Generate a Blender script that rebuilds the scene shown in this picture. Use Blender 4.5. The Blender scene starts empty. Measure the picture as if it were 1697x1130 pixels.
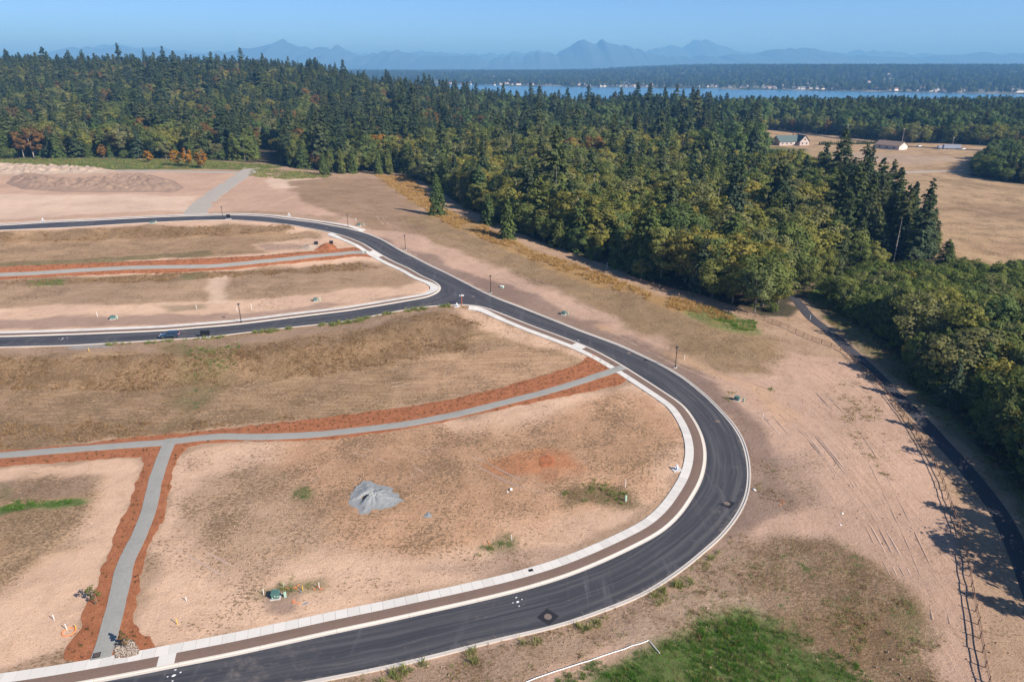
import bpy, bmesh, math, random
import numpy as np
from mathutils import Vector, Matrix
from mathutils.geometry import delaunay_2d_cdt

# ------------------------------------------------------------------ camera, sky, sun, exposure
sc = bpy.context.scene
PW, PH, FOC, CAMH, HORIZ = 1697.0, 1130.0, 1131.0, 65.0, 108.0
TH = math.atan((PH/2-HORIZ)/FOC)
cam_d = bpy.data.cameras.new('camera'); cam = bpy.data.objects.new('camera', cam_d)
sc.collection.objects.link(cam); sc.camera = cam
cam_d.sensor_width = 36; cam_d.lens = 36*FOC/PW; cam_d.clip_start = 1; cam_d.clip_end = 150000
cam.location = (0, 0, CAMH); cam.rotation_euler = (math.pi/2-TH, 0, 0)
SUN_EL, SUN_AZ = math.radians(34), math.radians(123)      # azimuth clockwise from +y
w = bpy.data.worlds.new('World'); sc.world = w; w.use_nodes = True
nt = w.node_tree; bg = nt.nodes['Background']
sky = nt.nodes.new('ShaderNodeTexSky'); sky.sky_type = 'NISHITA'; sky.sun_disc = False
sky.sun_elevation = SUN_EL; sky.sun_rotation = SUN_AZ; sky.altitude = 50
sky.air_density = 0.4; sky.dust_density = 0.25; sky.ozone_density = 6.0
nt.links.new(sky.outputs[0], bg.inputs[0]); bg.inputs[1].default_value = 0.108
sun_d = bpy.data.lights.new('sun', 'SUN'); sun_d.energy = 4.6; sun_d.angle = math.radians(0.53)
sun_d.color = (1.0, 0.94, 0.88)
sun = bpy.data.objects.new('sun', sun_d); sc.collection.objects.link(sun)
sdir = Vector((math.sin(SUN_AZ)*math.cos(SUN_EL), math.cos(SUN_AZ)*math.cos(SUN_EL), math.sin(SUN_EL)))
sun.rotation_euler = sdir.to_track_quat('Z', 'Y').to_euler(); sun.location = (120, -80, 200)
vs = sc.view_settings; vs.view_transform = 'Standard'; vs.look = 'None'; vs.exposure = 0.88; vs.gamma = 1
sc.cycles.max_bounces = 5; sc.cycles.diffuse_bounces = 2; sc.cycles.transmission_bounces = 3
sc.cycles.volume_bounces = 0; sc.cycles.transparent_max_bounces = 4
sc.cycles.use_denoising = True
HAZE = 1.35e-4
C = sc.collection
R = random.Random(7); NR = np.random.RandomState(11)

# ------------------------------------------------------------------ helpers
def sm(t):
    t = np.clip(t, 0, 1); return t*t*(3-2*t)

def vnoise(x, y, seed=0):
    xi = np.floor(x).astype(np.int64); yi = np.floor(y).astype(np.int64)
    fx = x-xi; fy = y-yi; fx = fx*fx*(3-2*fx); fy = fy*fy*(3-2*fy)
    def hsh(a, b):
        n = (a*374761393 + b*668265263 + seed*2147483647) & 0xFFFFFFFF
        n = ((n ^ (n >> 13))*1274126177) & 0xFFFFFFFF
        return ((n ^ (n >> 16)) & 0xFFFF)/65535.0
    return (hsh(xi, yi)*(1-fx)+hsh(xi+1, yi)*fx)*(1-fy)+(hsh(xi, yi+1)*(1-fx)+hsh(xi+1, yi+1)*fx)*fy

def fbm(x, y, sc_, oct=4, seed=0):
    v = 0; a = 1; s = 0; x = np.asarray(x, float)/sc_; y = np.asarray(y, float)/sc_
    for k in range(oct):
        v = v+a*vnoise(x, y, seed+k*17); s += a; a *= .5; x = x*2.03+5.1; y = y*2.03+9.7
    return v/s

def G(px, py, z=0.0):
    """ground point at height z under a sight line of the survey photograph"""
    u = (px-PW/2)/FOC; v = (py-PH/2)/FOC
    dy = math.cos(TH)-v*math.sin(TH); dz = -math.sin(TH)-v*math.cos(TH)
    t = (CAMH-z)/-dz
    return (u*t, dy*t, z)

def P(x, y, z):
    q = z-CAMH; k = y*math.cos(TH)-q*math.sin(TH); up = y*math.sin(TH)+q*math.cos(TH)
    return PW/2+FOC*x/k, PH/2-FOC*up/k

def profile(pts, z):
    g = sorted([G(a, b, z)[:2] for a, b in pts]); return np.array(g).T

B1 = profile([(-300, 622), (0, 616), (200, 618), (400, 610), (560, 592), (700, 562), (775, 545)], 1.5)
B2 = profile([(-300, 452), (0, 449), (300, 440), (430, 434), (560, 424), (600, 422)], 5)
B3 = profile([(-300, 402), (0, 394), (250, 384), (400, 380), (500, 384), (560, 392)], 7)
SHORE = profile([(300, 138), (700, 140), (870, 143), (1006, 145.5), (1127, 147), (1250, 149.5), (1400, 152), (1697, 157), (2000, 162)], -22)
SEA = -22.0

def hgt(x, y):
    x = np.asarray(x, float); y = np.asarray(y, float)
    z = np.zeros(np.broadcast(x, y).shape)
    for B, h, w0, w1, x0 in ((B1, 3.6, 10, 60, -25), (B2, 1.8, 11, 60, -55), (B3, 2.6, 13, 70, -75)):
        wd = w0+(w1-w0)*sm((x-x0)/55+.3)
        z = z+h*sm((y-np.interp(x, B[0], B[1]))/wd+.5)
    s = (x-38)*.74+(y-145)*.67
    z = z-5.5*sm((s-14)/90)*sm((y-120)/80)
    z = z-1.0*sm((x-55)/40)*sm((170-y)/60)
    hill = 45*sm((110-x)/440)*sm((y-500)/560)*sm((2300-y)/900)
    z = z+hill
    z = z+(fbm(x, y, 45, 3, 5)-.5)*1.0*sm((y-60)/60)*(1-sm((y-900)/400))
    # towards the bay
    shy = np.interp(x, SHORE[0], SHORE[1])
    low = sm((y-880)/450)*(1-sm((-150-x)/300)*.0)
    z = np.where(y > 700, z-(z+26)*low*(1-sm((-120-x)/350)*(1-sm((y-1900)/500))), z)
    t = y-shy
    far = -25+sm(t/60)*6+sm((t-100)/2300)*(26+34*sm((x-300)/1500)+26*(fbm(x, y, 1500, 3, 9)-.4))
    far = far-sm((t-5000)/4000)*60
    z = np.where(t > -120, np.maximum(z*0-27, far), z)
    return z

def Gts(pts):
    """ground points of many sight lines at once, on the real terrain"""
    a = np.array(pts, float); u = (a[:, 0]-PW/2)/FOC; v = (a[:, 1]-PH/2)/FOC
    dy = math.cos(TH)-v*math.sin(TH); dz = math.sin(TH)+v*math.cos(TH); z = np.zeros(len(a))
    for _ in range(11):
        t = (CAMH-z)/dz; x = u*t; y = dy*t; z = z*.4+hgt(x, y)*.6
    return np.c_[x, y, z]

def Gt(px, py): return Vector(Gts([(px, py)])[0])

def Gl(pts): return Gts(pts)[:, :2]

def curve(pts, step=1.5, smooth=2.0, px=True):
    p = Gl(pts) if px else np.array(pts, float)
    q = np.vstack([2*p[0]-p[1], p, 2*p[-1]-p[-2]]); out = []
    for i in range(1, len(q)-2):
        t = np.linspace(0, 1, 24, endpoint=False)[:, None]
        a, b, c, d = q[i-1], q[i], q[i+1], q[i+2]
        out.append(.5*((2*b)+(-a+c)*t+(2*a-5*b+4*c-d)*t*t+(-a+3*b-3*c+d)*t**3))
    out.append(q[-2][None]); o = np.vstack(out); o = resamp(o, step)
    n = int(round(smooth/step*2))
    for _ in range(n):
        o[1:-1] = o[1:-1]*.5+(o[:-2]+o[2:])*.25
    return resamp(o, step)

def resamp(o, step):
    s = np.r_[0, np.cumsum(np.hypot(*np.diff(o, axis=0).T))]; n = max(2, int(s[-1]/step)+1)
    t = np.linspace(0, s[-1], n)
    return np.c_[np.interp(t, s, o[:, 0]), np.interp(t, s, o[:, 1])]

def normals(o):
    d = np.gradient(o, axis=0); d /= np.maximum(np.hypot(d[:, 0], d[:, 1]), 1e-6)[:, None]
    return np.c_[-d[:, 1], d[:, 0]]           # left of travel

def mesh(name, v, faces, mats=(), smooth=False, mi=None):
    me = bpy.data.meshes.new(name)
    v = np.asarray(v, np.float32)
    if isinstance(faces, np.ndarray):
        k = faces.shape[1]; flat = faces.astype(np.int32).ravel(); tot = np.full(len(faces), k, np.int32)
    else:
        tot = np.array([len(f) for f in faces], np.int32); flat = np.array([i for f in faces for i in f], np.int32)
    me.vertices.add(len(v)); me.vertices.foreach_set('co', v.ravel())
    me.loops.add(len(flat)); me.loops.foreach_set('vertex_index', flat)
    me.polygons.add(len(tot)); st = np.r_[0, np.cumsum(tot)[:-1]].astype(np.int32)
    me.polygons.foreach_set('loop_start', st)
    me.polygons.foreach_set('use_smooth', np.full(len(tot), smooth))
    for m in mats: me.materials.append(m)
    if mi is not None: me.polygons.foreach_set('material_index', np.asarray(mi, np.int32))
    me.update(calc_edges=True); me.validate()
    return me

def put(name, me, parent=None, loc=None, rz=0.0, kind=None, label=None, cat=None, group=None):
    o = bpy.data.objects.new(name, me); C.objects.link(o)
    if parent is not None: o.parent = parent
    if loc is not None: o.location = loc
    if rz: o.rotation_euler[2] = rz
    if kind: o['kind'] = kind
    if label: o['label'] = label
    if cat: o['category'] = cat
    if group: o['group'] = group
    return o

def thing(name, label, cat, loc, rz=0.0, group=None, scale=None):
    o = put(name, None, None, loc, rz, None, label, cat, group); o.empty_display_size = .3
    if scale: o.scale = (scale,)*3 if isinstance(scale, (int, float)) else scale
    return o

class MB:
    """collects primitive shapes into one mesh"""
    def __init__(s): s.v = []; s.f = []
    def add(s, v, f):
        k = len(s.v); s.v += [tuple(p) for p in v]; s.f += [tuple(i+k for i in q) for q in f]; return s
    def box(s, c, d, rz=0, bev=0.0, taper=1.0):
        x, y, z = d[0]/2, d[1]/2, d[2]/2; cr, sr = math.cos(rz), math.sin(rz)
        b = min(bev, x*.9, y*.9)
        ring = [(x-b, -y), (x, -y+b), (x, y-b), (x-b, y), (-x+b, y), (-x, y-b), (-x, -y+b), (-x+b, -y)] if b > 0 else [(x, -y), (x, y), (-x, y), (-x, -y)]
        n = len(ring); v = []
        lev = [(-z, 1), (z-b, taper), (z, taper*(1-b/max(x, y)))] if b > 0 else [(-z, 1), (z, taper)]
        for zz, t in lev:
            for a, q in ring: v.append((c[0]+(a*cr-q*sr)*t, c[1]+(a*sr+q*cr)*t, c[2]+zz))
        f = [tuple(range(n-1, -1, -1)), tuple(range(n*(len(lev)-1), n*len(lev)))]
        for l in range(len(lev)-1):
            for i in range(n): f.append((l*n+i, l*n+(i+1) % n, (l+1)*n+(i+1) % n, (l+1)*n+i))
        return s.add(v, f)
    def lathe(s, c, prof, n=12):
        v = []; f = []
        for r, z in prof:
            for i in range(n): a = 2*math.pi*i/n; v.append((c[0]+r*math.cos(a), c[1]+r*math.sin(a), c[2]+z))
        m = len(prof)
        for l in range(m-1):
            for i in range(n): f.append((l*n+i, l*n+(i+1) % n, (l+1)*n+(i+1) % n, (l+1)*n+i))
        f.append(tuple(range(n-1, -1, -1))); f.append(tuple(range((m-1)*n, m*n)))
        return s.add(v, f)
    def tube(s, pts, r, n=6):
        pts = [Vector(p) for p in pts]; v = []; f = []
        rr = r if isinstance(r, (list, tuple)) else [r]*len(pts)
        for k, p in enumerate(pts):
            d = (pts[min(k+1, len(pts)-1)]-pts[max(k-1, 0)]).normalized()
            a = d.orthogonal().normalized() if k == 0 else (a-d*a.dot(d)).normalized()
            b = d.cross(a)
            for i in range(n):
                t = 2*math.pi*i/n; v.append(p+(a*math.cos(t)+b*math.sin(t))*rr[k])
        for l in range(len(pts)-1):
            for i in range(n): f.append((l*n+i, l*n+(i+1) % n, (l+1)*n+(i+1) % n, (l+1)*n+i))
        f.append(tuple(range(n-1, -1, -1))); f.append(tuple(range((len(pts)-1)*n, len(pts)*n)))
        return s.add(v, f)
    def me(s, name, mat, smooth=False): return mesh(name, s.v, s.f, [mat], smooth)
    def build(s, name, mat, parent=None, smooth=False, **k): return put(name, s.me(name, mat, smooth), parent, **k)

def pip(x, y, poly):
    """signed distance to a polygon, positive inside"""
    ins = np.zeros(x.shape, bool); d = np.full(x.shape, 1e18)
    n = len(poly)
    for i in range(n):
        ax, ay = poly[i]; bx, by = poly[(i+1) % n]
        if ay != by:
            c = ((ay > y) != (by > y)) & (x < (bx-ax)*(y-ay)/(by-ay)+ax); ins ^= c
        ex, ey = bx-ax, by-ay; L = ex*ex+ey*ey+1e-12
        t = np.clip(((x-ax)*ex+(y-ay)*ey)/L, 0, 1)
        d = np.minimum(d, (x-ax-t*ex)**2+(y-ay-t*ey)**2)
    d = np.sqrt(d); return np.where(ins, d, -d)

def area(poly, step, dz, skirt=.35, jitter=0.0, crown=None):
    """triangulated sheet lying on the terrain inside a polygon, with a skirt"""
    poly = np.array(poly, float); n = len(poly)
    x0, y0 = poly.min(0); x1, y1 = poly.max(0)
    gx, gy = np.meshgrid(np.arange(x0, x1, step), np.arange(y0, y1, step)); gx = gx.ravel(); gy = gy.ravel()
    gx = gx+NR.uniform(-.3, .3, gx.shape)*step; gy = gy+NR.uniform(-.3, .3, gy.shape)*step
    k = pip(gx, gy, poly) > step*.45; pts = np.vstack([poly, np.c_[gx[k], gy[k]]])
    vo, _, fo, ov, _, _ = delaunay_2d_cdt([Vector(p) for p in pts], [], [list(range(n))], 1, 1e-4)
    vo = np.array([(v.x, v.y) for v in vo]); z = hgt(vo[:, 0], vo[:, 1])+dz
    if crown: z = z+crown(vo[:, 0], vo[:, 1])
    v = [tuple(p) for p in np.c_[vo, z]]; f = []
    for t in fo:
        a, b, c = [vo[i] for i in t[:3]]
        f.append(tuple(t) if (b[0]-a[0])*(c[1]-a[1])-(b[1]-a[1])*(c[0]-a[0]) > 0 else tuple(t[::-1]))
    cnt = {}
    for t in f:
        for i in range(len(t)):
            e = (t[i], t[(i+1) % len(t)]); cnt[e] = 1
    low = {}
    for (a, b) in list(cnt):
        if (b, a) not in cnt:
            for q in (a, b):
                if q not in low: low[q] = len(v); v.append(v[q]); v.append((v[q][0], v[q][1], v[q][2]-skirt))
            f.append((low[b], low[a], low[a]+1, low[b]+1))
    return v, f

def loft(o, nrm, prof):
    """sweep of a cross-section [(offset, dz)] along a ground curve"""
    v = []; f = []; m = len(prof)
    base = hgt(o[:, 0], o[:, 1])
    for k in range(len(o)):
        for off, dz in prof:
            x, y = o[k]+nrm[k]*off
            v.append((x, y, float(base[k])*.0+float(hgt(x, y))+dz))
    for k in range(len(o)-1):
        for i in range(m-1): f.append((k*m+i, k*m+i+1, (k+1)*m+i+1, (k+1)*m+i))
    f.append(tuple(range(m))); f.append(tuple(range((len(o)-1)*m+m-1, (len(o)-1)*m-1, -1)))
    return v, f

# ------------------------------------------------------------------ materials
class NT:
    def __init__(s, name):
        s.m = bpy.data.materials.new(name); s.m.use_nodes = True; s.t = s.m.node_tree
        s.b = s.t.nodes['Principled BSDF']; s.out = s.t.nodes['Material Output']
        s.b.inputs['Roughness'].default_value = .9; s.b.inputs['Specular IOR Level'].default_value = .2
    def n(s, ty, **k):
        q = s.t.nodes.new(ty)
        for a, b in k.items(): setattr(q, a, b)
        return q
    def l(s, a, b): s.t.links.new(a, b)
    def pos(s): return s.n('ShaderNodeNewGeometry').outputs['Position']
    def noise(s, vec, scale, detail=4, rough=.55, dist=0.0):
        q = s.n('ShaderNodeTexNoise'); q.inputs['Scale'].default_value = scale; q.inputs['Detail'].default_value = detail
        q.inputs['Roughness'].default_value = rough; q.inputs['Distortion'].default_value = dist
        s.l(vec, q.inputs['Vector']); return q.outputs['Fac']
    def map(s, vec, scale=(1, 1, 1), rz=0):
        q = s.n('ShaderNodeMapping'); q.inputs['Scale'].default_value = scale; q.inputs['Rotation'].default_value = (0, 0, rz)
        s.l(vec, q.inputs['Vector']); return q.outputs[0]
    def rng(s, v, a, b, c=0., d=1., smooth=True):
        q = s.n('ShaderNodeMapRange'); q.interpolation_type = 'SMOOTHSTEP' if smooth else 'LINEAR'
        for i, k in enumerate((a, b, c, d)):
            if isinstance(k, (int, float)): q.inputs[i+1].default_value = k
            else: s.l(k, q.inputs[i+1])
        s.l(v, q.inputs[0]); return q.outputs[0]
    def math(s, op, a, b=0.):
        q = s.n('ShaderNodeMath'); q.operation = op
        for i, k in enumerate((a, b)):
            if isinstance(k, (int, float)): q.inputs[i].default_value = k
            else: s.l(k, q.inputs[i])
        return q.outputs[0]
    def mix(s, f, a, b, mode='MIX'):
        q = s.n('ShaderNodeMix'); q.data_type = 'RGBA'; q.blend_type = mode
        for i, k in ((0, f), (6, a), (7, b)):
            if isinstance(k, (int, float)): q.inputs[i].default_value = k
            elif isinstance(k, tuple): q.inputs[i].default_value = (*k, 1)
            else: s.l(k, q.inputs[i])
        return q.outputs[2]
    def ramp(s, f, cols):
        q = s.n('ShaderNodeValToRGB'); e = q.color_ramp.elements
        while len(e) < len(cols): e.new(.5)
        for k, (p, c) in enumerate(cols): e[k].position = p; e[k].color = (*c, 1)
        s.l(f, q.inputs[0]); return q.outputs[0]
    def bump(s, h, strength=.5, dist=.1):
        q = s.n('ShaderNodeBump'); q.inputs['Strength'].default_value = strength; q.inputs['Distance'].default_value = dist
        s.l(h, q.inputs['Height']); s.l(q.outputs[0], s.b.inputs['Normal'])
    def col(s, c):
        if isinstance(c, tuple): s.b.inputs['Base Color'].default_value = (*c, 1)
        else: s.l(c, s.b.inputs['Base Color'])
        return s

MATS = {}
def plain(name, c, rough=.7, metal=0., var=.12, scale=3.0, spec=.3):
    if name in MATS: return MATS[name]
    q = NT(name); co = q.n('ShaderNodeTexCoord').outputs['Object']
    n = q.noise(co, scale, 4); q.col(q.mix(n, tuple(k*(1-var) for k in c), tuple(min(1, k*(1+var)) for k in c)))
    q.b.inputs['Roughness'].default_value = rough; q.b.inputs['Metallic'].default_value = metal
    q.b.inputs['Specular IOR Level'].default_value = spec
    MATS[name] = q.m; return q.m

def ground_mat():
    q = NT('ground'); p = q.pos()
    a = q.n('ShaderNodeAttribute', attribute_name='Col').outputs['Color']
    m = q.n('ShaderNodeAttribute', attribute_name='Msk'); sp = q.n('ShaderNodeSeparateColor'); q.l(m.outputs['Color'], sp.inputs[0])
    stub, green, clod = sp.outputs[0], sp.outputs[1], sp.outputs[2]; row = m.outputs['Alpha']
    big = q.noise(p, .045, 5, .6); c = q.mix(q.rng(big, .3, .7, 0, 1), q.mix(1.0, a, (.90, .89, .88), 'MULTIPLY'), q.mix(1.0, a, (1.10, 1.10, 1.09), 'MULTIPLY'))
    mid = q.noise(p, .32, 5, .65, .6); c = q.mix(q.rng(mid, .48, .66, 0., .45), c, q.mix(1.0, c, (.80, .76, .72), 'MULTIPLY'))
    # mown rows: long thin streaks following the terraces
    pr = q.map(p, (.12, 1.35, .3), math.radians(-9)); rows = q.noise(pr, 1.0, 5, .66, .6)
    rmask = q.math('MULTIPLY', q.rng(rows, .47, .56), row)
    n1c = q.noise(p, .09, 3, .5)
    ctr = q.n('ShaderNodeVectorMath', operation='SUBTRACT'); q.l(p, ctr.inputs[0]); ctr.inputs[1].default_value = (-150, 90, 0); sx = q.n('ShaderNodeSeparateXYZ'); q.l(ctr.outputs[0], sx.inputs[0])
    rad = q.math('SQRT', q.math('ADD', q.math('MULTIPLY', sx.outputs[0], sx.outputs[0]), q.math('MULTIPLY', sx.outputs[1], sx.outputs[1]))); ang = q.math('ARCTAN2', sx.outputs[1], sx.outputs[0])
    cv = q.n('ShaderNodeCombineXYZ'); q.l(q.math('MULTIPLY', rad, 1.25), cv.inputs[0]); q.l(q.math('MULTIPLY', ang, 22.0), cv.inputs[1]); rows2 = q.noise(cv.outputs[0], 1.0, 5, .62, .5)
    side = q.n('ShaderNodeVectorMath', operation='DOT_PRODUCT'); q.l(p, side.inputs[0]); side.inputs[1].default_value = (.74, .67, 0)
    sxp = q.n('ShaderNodeSeparateXYZ'); q.l(p, sxp.inputs[0]); esel = q.math('MAXIMUM', q.rng(side.outputs['Value'], 128, 140), q.rng(sxp.outputs[0], 42, 47)); r2 = q.math('MULTIPLY', q.math('MULTIPLY', q.rng(rows2, .48, .57), row), q.math('MULTIPLY', esel, q.rng(n1c, .38, .58, .25, 1))); rmask = q.math('ADD', q.math('MULTIPLY', rmask, q.math('SUBTRACT', 1.0, esel)), r2)
    c = q.mix(q.math('MULTIPLY', rmask, .60), c, q.mix(1.0, c, (.64, .58, .50), 'MULTIPLY'))
    # stubble clumps
    n1 = q.noise(q.map(p, (1.0, 1.45, 1.0), math.radians(12)), 1.75, 6, .70, .5); n1b = q.noise(p, .12, 3, .5)
    thr = q.math('SUBTRACT', .63, q.math('MULTIPLY', stub, .20))
    thr = q.math('SUBTRACT', thr, q.math('MULTIPLY', q.math('SUBTRACT', n1b, .5), .42))
    sm_ = q.rng(n1, thr, q.math('ADD', thr, .045)); sm_ = q.math('MULTIPLY', sm_, q.rng(stub, .02, .2))
    c = q.mix(q.math('MULTIPLY', sm_, .82), c, q.mix(q.noise(p, .5, 3), (.135, .085, .045), (.22, .145, .075)))
    pat = q.noise(p, .22, 5, .7, .6); c = q.mix(q.math('MULTIPLY', q.rng(pat, .47, .60), q.math('MULTIPLY', stub, .62)), c, q.mix(1.0, c, (.70, .66, .58), 'MULTIPLY'))
    straw = q.noise(p, 3.2, 3, .6)
    c = q.mix(q.math('MULTIPLY', q.rng(straw, .55, .75), q.math('MULTIPLY', stub, .45)), c, (.50, .36, .22))
    # green weeds
    n2 = q.noise(p, .9, 6, .68, .8); n2b = q.noise(p, .16, 3)
    t2 = q.math('SUBTRACT', .74, q.math('MULTIPLY', green, .38)); t2 = q.math('SUBTRACT', t2, q.math('MULTIPLY', q.math('SUBTRACT', n2b, .5), .35))
    gm = q.math('MULTIPLY', q.rng(n2, t2, q.math('ADD', t2, .05)), q.rng(green, .02, .15))
    c = q.mix(q.math('MULTIPLY', gm, .85), c, q.mix(q.noise(p, .7, 3), (.055, .085, .022), (.14, .145, .05)))
    fine = q.noise(p, 7.0, 4, .7); c = q.mix(1.0, c, q.mix(q.rng(fine, .3, .7), (.78, .77, .76), (1.20, 1.20, 1.20)), 'MULTIPLY')
    q.col(c)
    h = q.math('ADD', q.math('MULTIPLY', mid, .9), q.math('MULTIPLY', n1, q.math('ADD', q.math('MULTIPLY', stub, .9), .35)))
    h = q.math('ADD', h, q.math('MULTIPLY', fine, .14)); h = q.math('ADD', h, q.math('MULTIPLY', rmask, .25))
    h = q.math('MULTIPLY', h, q.math('ADD', .35, clod)); q.bump(h, .8, .30)
    return q.m

def asphalt_mat(name, base, dust):
    q = NT(name); p = q.pos(); n = q.noise(p, .10, 4, .55, .6); f = q.noise(p, 9.0, 3, .7); t = q.noise(p, .9, 5, .6, 1.5)
    c = q.mix(n, tuple(k*.86 for k in base), tuple(k*1.13 for k in base))
    c = q.mix(q.rng(t, .60, .80, 0, dust), c, (.17, .155, .15))
    st = q.noise(q.map(p, (.55, .055, .3), math.radians(58)), 1.0, 4, .6, .3); c = q.mix(q.rng(st, .56, .74, 0, dust*.7), c, (.13, .125, .13))
    if name == 'road_asphalt':
        ln = q.n('ShaderNodeAttribute', attribute_name='lane').outputs['Vector']; sl = q.n('ShaderNodeSeparateXYZ'); q.l(ln, sl.inputs[0])
        s1 = q.noise(q.map(ln, (1.6, .035, 1)), 1.0, 5, .65, .3); c = q.mix(q.rng(s1, .44, .64, 0, .6), c, (.10, .096, .098))
        tw = q.math('ABSOLUTE', q.math('SUBTRACT', q.math('ABSOLUTE', q.math('SUBTRACT', sl.outputs[0], 3.5)), 1.7)); c = q.mix(q.math('MULTIPLY', q.rng(tw, .75, .1), q.rng(s1, .35, .6, .1, .4)), c, (.10, .095, .095))
        seam = q.math('ABSOLUTE', q.math('SUBTRACT', sl.outputs[0], 3.5)); c = q.mix(q.rng(seam, .10, .03, 0, .45), c, (.022, .022, .026))
        dirt = q.noise(p, .055, 5, .7, .8); c = q.mix(q.math('MULTIPLY', q.rng(dirt, .52, .70), q.rng(t, .42, .64, 0, .4)), c, (.20, .165, .14))
        ed = q.math('MULTIPLY', q.rng(sl.outputs[0], .9, .1), q.rng(t, .4, .65, 0, .7)); c = q.mix(ed, c, (.19, .16, .135))
    c = q.mix(1.0, c, q.mix(f, (.78, .78, .78), (1.2, 1.2, 1.2)), 'MULTIPLY'); q.col(c)
    q.b.inputs['Roughness'].default_value = .78; q.b.inputs['Specular IOR Level'].default_value = .35
    q.bump(f, .35, .03); return q.m

def grain(name, c, sc_=4.0, var=.3, bump=.4, rnd=0.0, stain=.25):
    q = NT(name); p = q.pos(); a = q.noise(p, sc_, 5, .7); b = q.noise(p, .35, 4, .6)
    k = q.mix(a, tuple(v*(1-var) for v in c), tuple(min(1, v*(1+var)) for v in c))
    k = q.mix(q.rng(b, .45, .75, 0, stain), k, tuple(v*.66 for v in c))
    if rnd:
        r = q.n('ShaderNodeObjectInfo').outputs['Random']; k = q.mix(1.0, k, q.mix(r, (1-rnd,)*3, (1+rnd*.5,)*3), 'MULTIPLY')
    q.col(k); q.bump(a, bump, .06); return q.m

def mulch_mat():
    q = NT('bark_mulch'); p = q.pos(); a = q.noise(p, 5.0, 5, .75, 1.0); b = q.noise(p, .5, 4, .6)
    k = q.ramp(a, [(.25, (.13, .040, .018)), (.48, (.33, .120, .052)), (.62, (.43, .180, .085)), (.8, (.54, .30, .17))])
    k = q.mix(q.rng(b, .38, .68, 0, .8), k, q.mix(1.0, k, (.74, .70, .66), 'MULTIPLY'))
    d = q.noise(p, 1.1, 2, .5); k = q.mix(q.rng(d, .69, .73, 0, .75), k, (.07, .06, .03)); q.col(k); q.bump(a, .9, .12); return q.m

def leaf_mat(name, cols, trans=.28, clump=.30):
    """foliage: hue varies from tree to tree and from clump to clump"""
    q = NT(name); r = q.n('ShaderNodeObjectInfo').outputs['Random']
    c = q.ramp(r, [((i+.5)/len(cols), k) for i, k in enumerate(cols)])
    co = q.n('ShaderNodeTexCoord').outputs['Object']; n = q.noise(co, clump, 3, .6); n2 = q.noise(co, 2.2, 2, .5)
    c = q.mix(1.0, c, q.mix(q.rng(n, .3, .7), (.72, .74, .78), (1.30, 1.26, 1.15)), 'MULTIPLY')
    c = q.mix(1.0, c, q.mix(n2, (.86, .86, .86), (1.14, 1.14, 1.14)), 'MULTIPLY')
    d = q.n('ShaderNodeBsdfDiffuse'); t = q.n('ShaderNodeBsdfTranslucent'); x = q.n('ShaderNodeMixShader')
    q.l(c, d.inputs[0]); q.l(q.mix(1.0, c, (1.25, 1.3, .7), 'MULTIPLY'), t.inputs[0]); x.inputs[0].default_value = trans
    q.l(d.outputs[0], x.inputs[1]); q.l(t.outputs[0], x.inputs[2]); q.l(x.outputs[0], q.out.inputs[0])
    return q.m

M_ground = ground_mat()
M_asph = asphalt_mat('road_asphalt', (.043, .043, .049), .75)
M_path = asphalt_mat('path_asphalt', (.050, .048, .053), .25)
M_conc = grain('sidewalk_concrete', (.60, .57, .52), 5, .07, .12, .09, .12)
M_curb = grain('curb_concrete', (.58, .52, .45), 4, .08, .15, .06, .2)
M_strip = grain('planting_soil', (.185, .125, .095), 5, .28, .5)
M_trail = grain('crushed_gravel', (.285, .28, .252), 4.5, .30, .5, 0, .35)
M_gravel = grain('grey_gravel', (.25, .26, .258), 5, .3, .9, 0, .3)
M_track = grain('gravel_track', (.37, .33, .28), 5, .15, .4, 0, .25)
M_mulch = mulch_mat()
M_bark = plain('bark', (.11, .085, .065), .95, 0, .35, 2.0)
M_paleb = plain('pale_bark', (.30, .27, .23), .9, 0, .35, 2.0)

# ------------------------------------------------------------------ road curves (survey points)
OUT_A = curve([(-320, 394), (-150, 383), (0, 374), (150, 366), (270, 360), (370, 357), (430, 358.5), (470, 363), (519, 369), (557, 375.5), (581, 380.4), (606, 387), (631, 397), (655, 411), (680, 424), (712, 440.5), (738, 452.5), (766, 467), (794, 481.5), (822, 494.5), (851, 505.5), (896, 523), (947, 543.5), (997, 562), (1031, 575), (1064, 590.5), (1098, 607), (1130, 626), (1147, 639), (1171, 659), (1194, 683), (1214, 706), (1228, 730), (1236, 757), (1238.6, 784), (1236, 814), (1226, 841), (1211, 864), (1191, 888), (1164, 911), (1129, 940), (1064, 982), (997, 1009), (947, 1027), (896, 1041), (829, 1056), (762, 1073), (694, 1090), (627, 1105), (560, 1118), (400, 1148), (200, 1181), (0, 1208), (-250, 1235)], 1.5, 2.5)
IN_S = curve([(-300, 1194), (0, 1158), (202, 1123), (303, 1103), (370, 1090), (471, 1068), (560, 1048), (627, 1034), (694, 1019), (762, 1004), (846, 984), (896, 970), (947, 953.5), (997, 933), (1047, 909.7), (1098, 882), (1129, 853), (1147, 827), (1162, 800), (1169, 776), (1171, 753), (1167.5, 730), (1159, 708), (1144, 684), (1129, 668), (1098, 647), (1064, 625), (1031, 604.5), (997, 585.5), (963, 569.7), (930, 557), (896, 544.5), (860, 530.5), (841, 523), (822, 515.5), (804, 509), (785, 505.5), (766, 504.3), (745, 505), (694, 509), (627, 521), (570, 532), (471, 543), (403, 551), (336, 558.5), (269, 562.6), (168, 568.7), (101, 572), (0, 574.6), (-200, 580), (-420, 585)], 1.5, 1.2)
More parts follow.
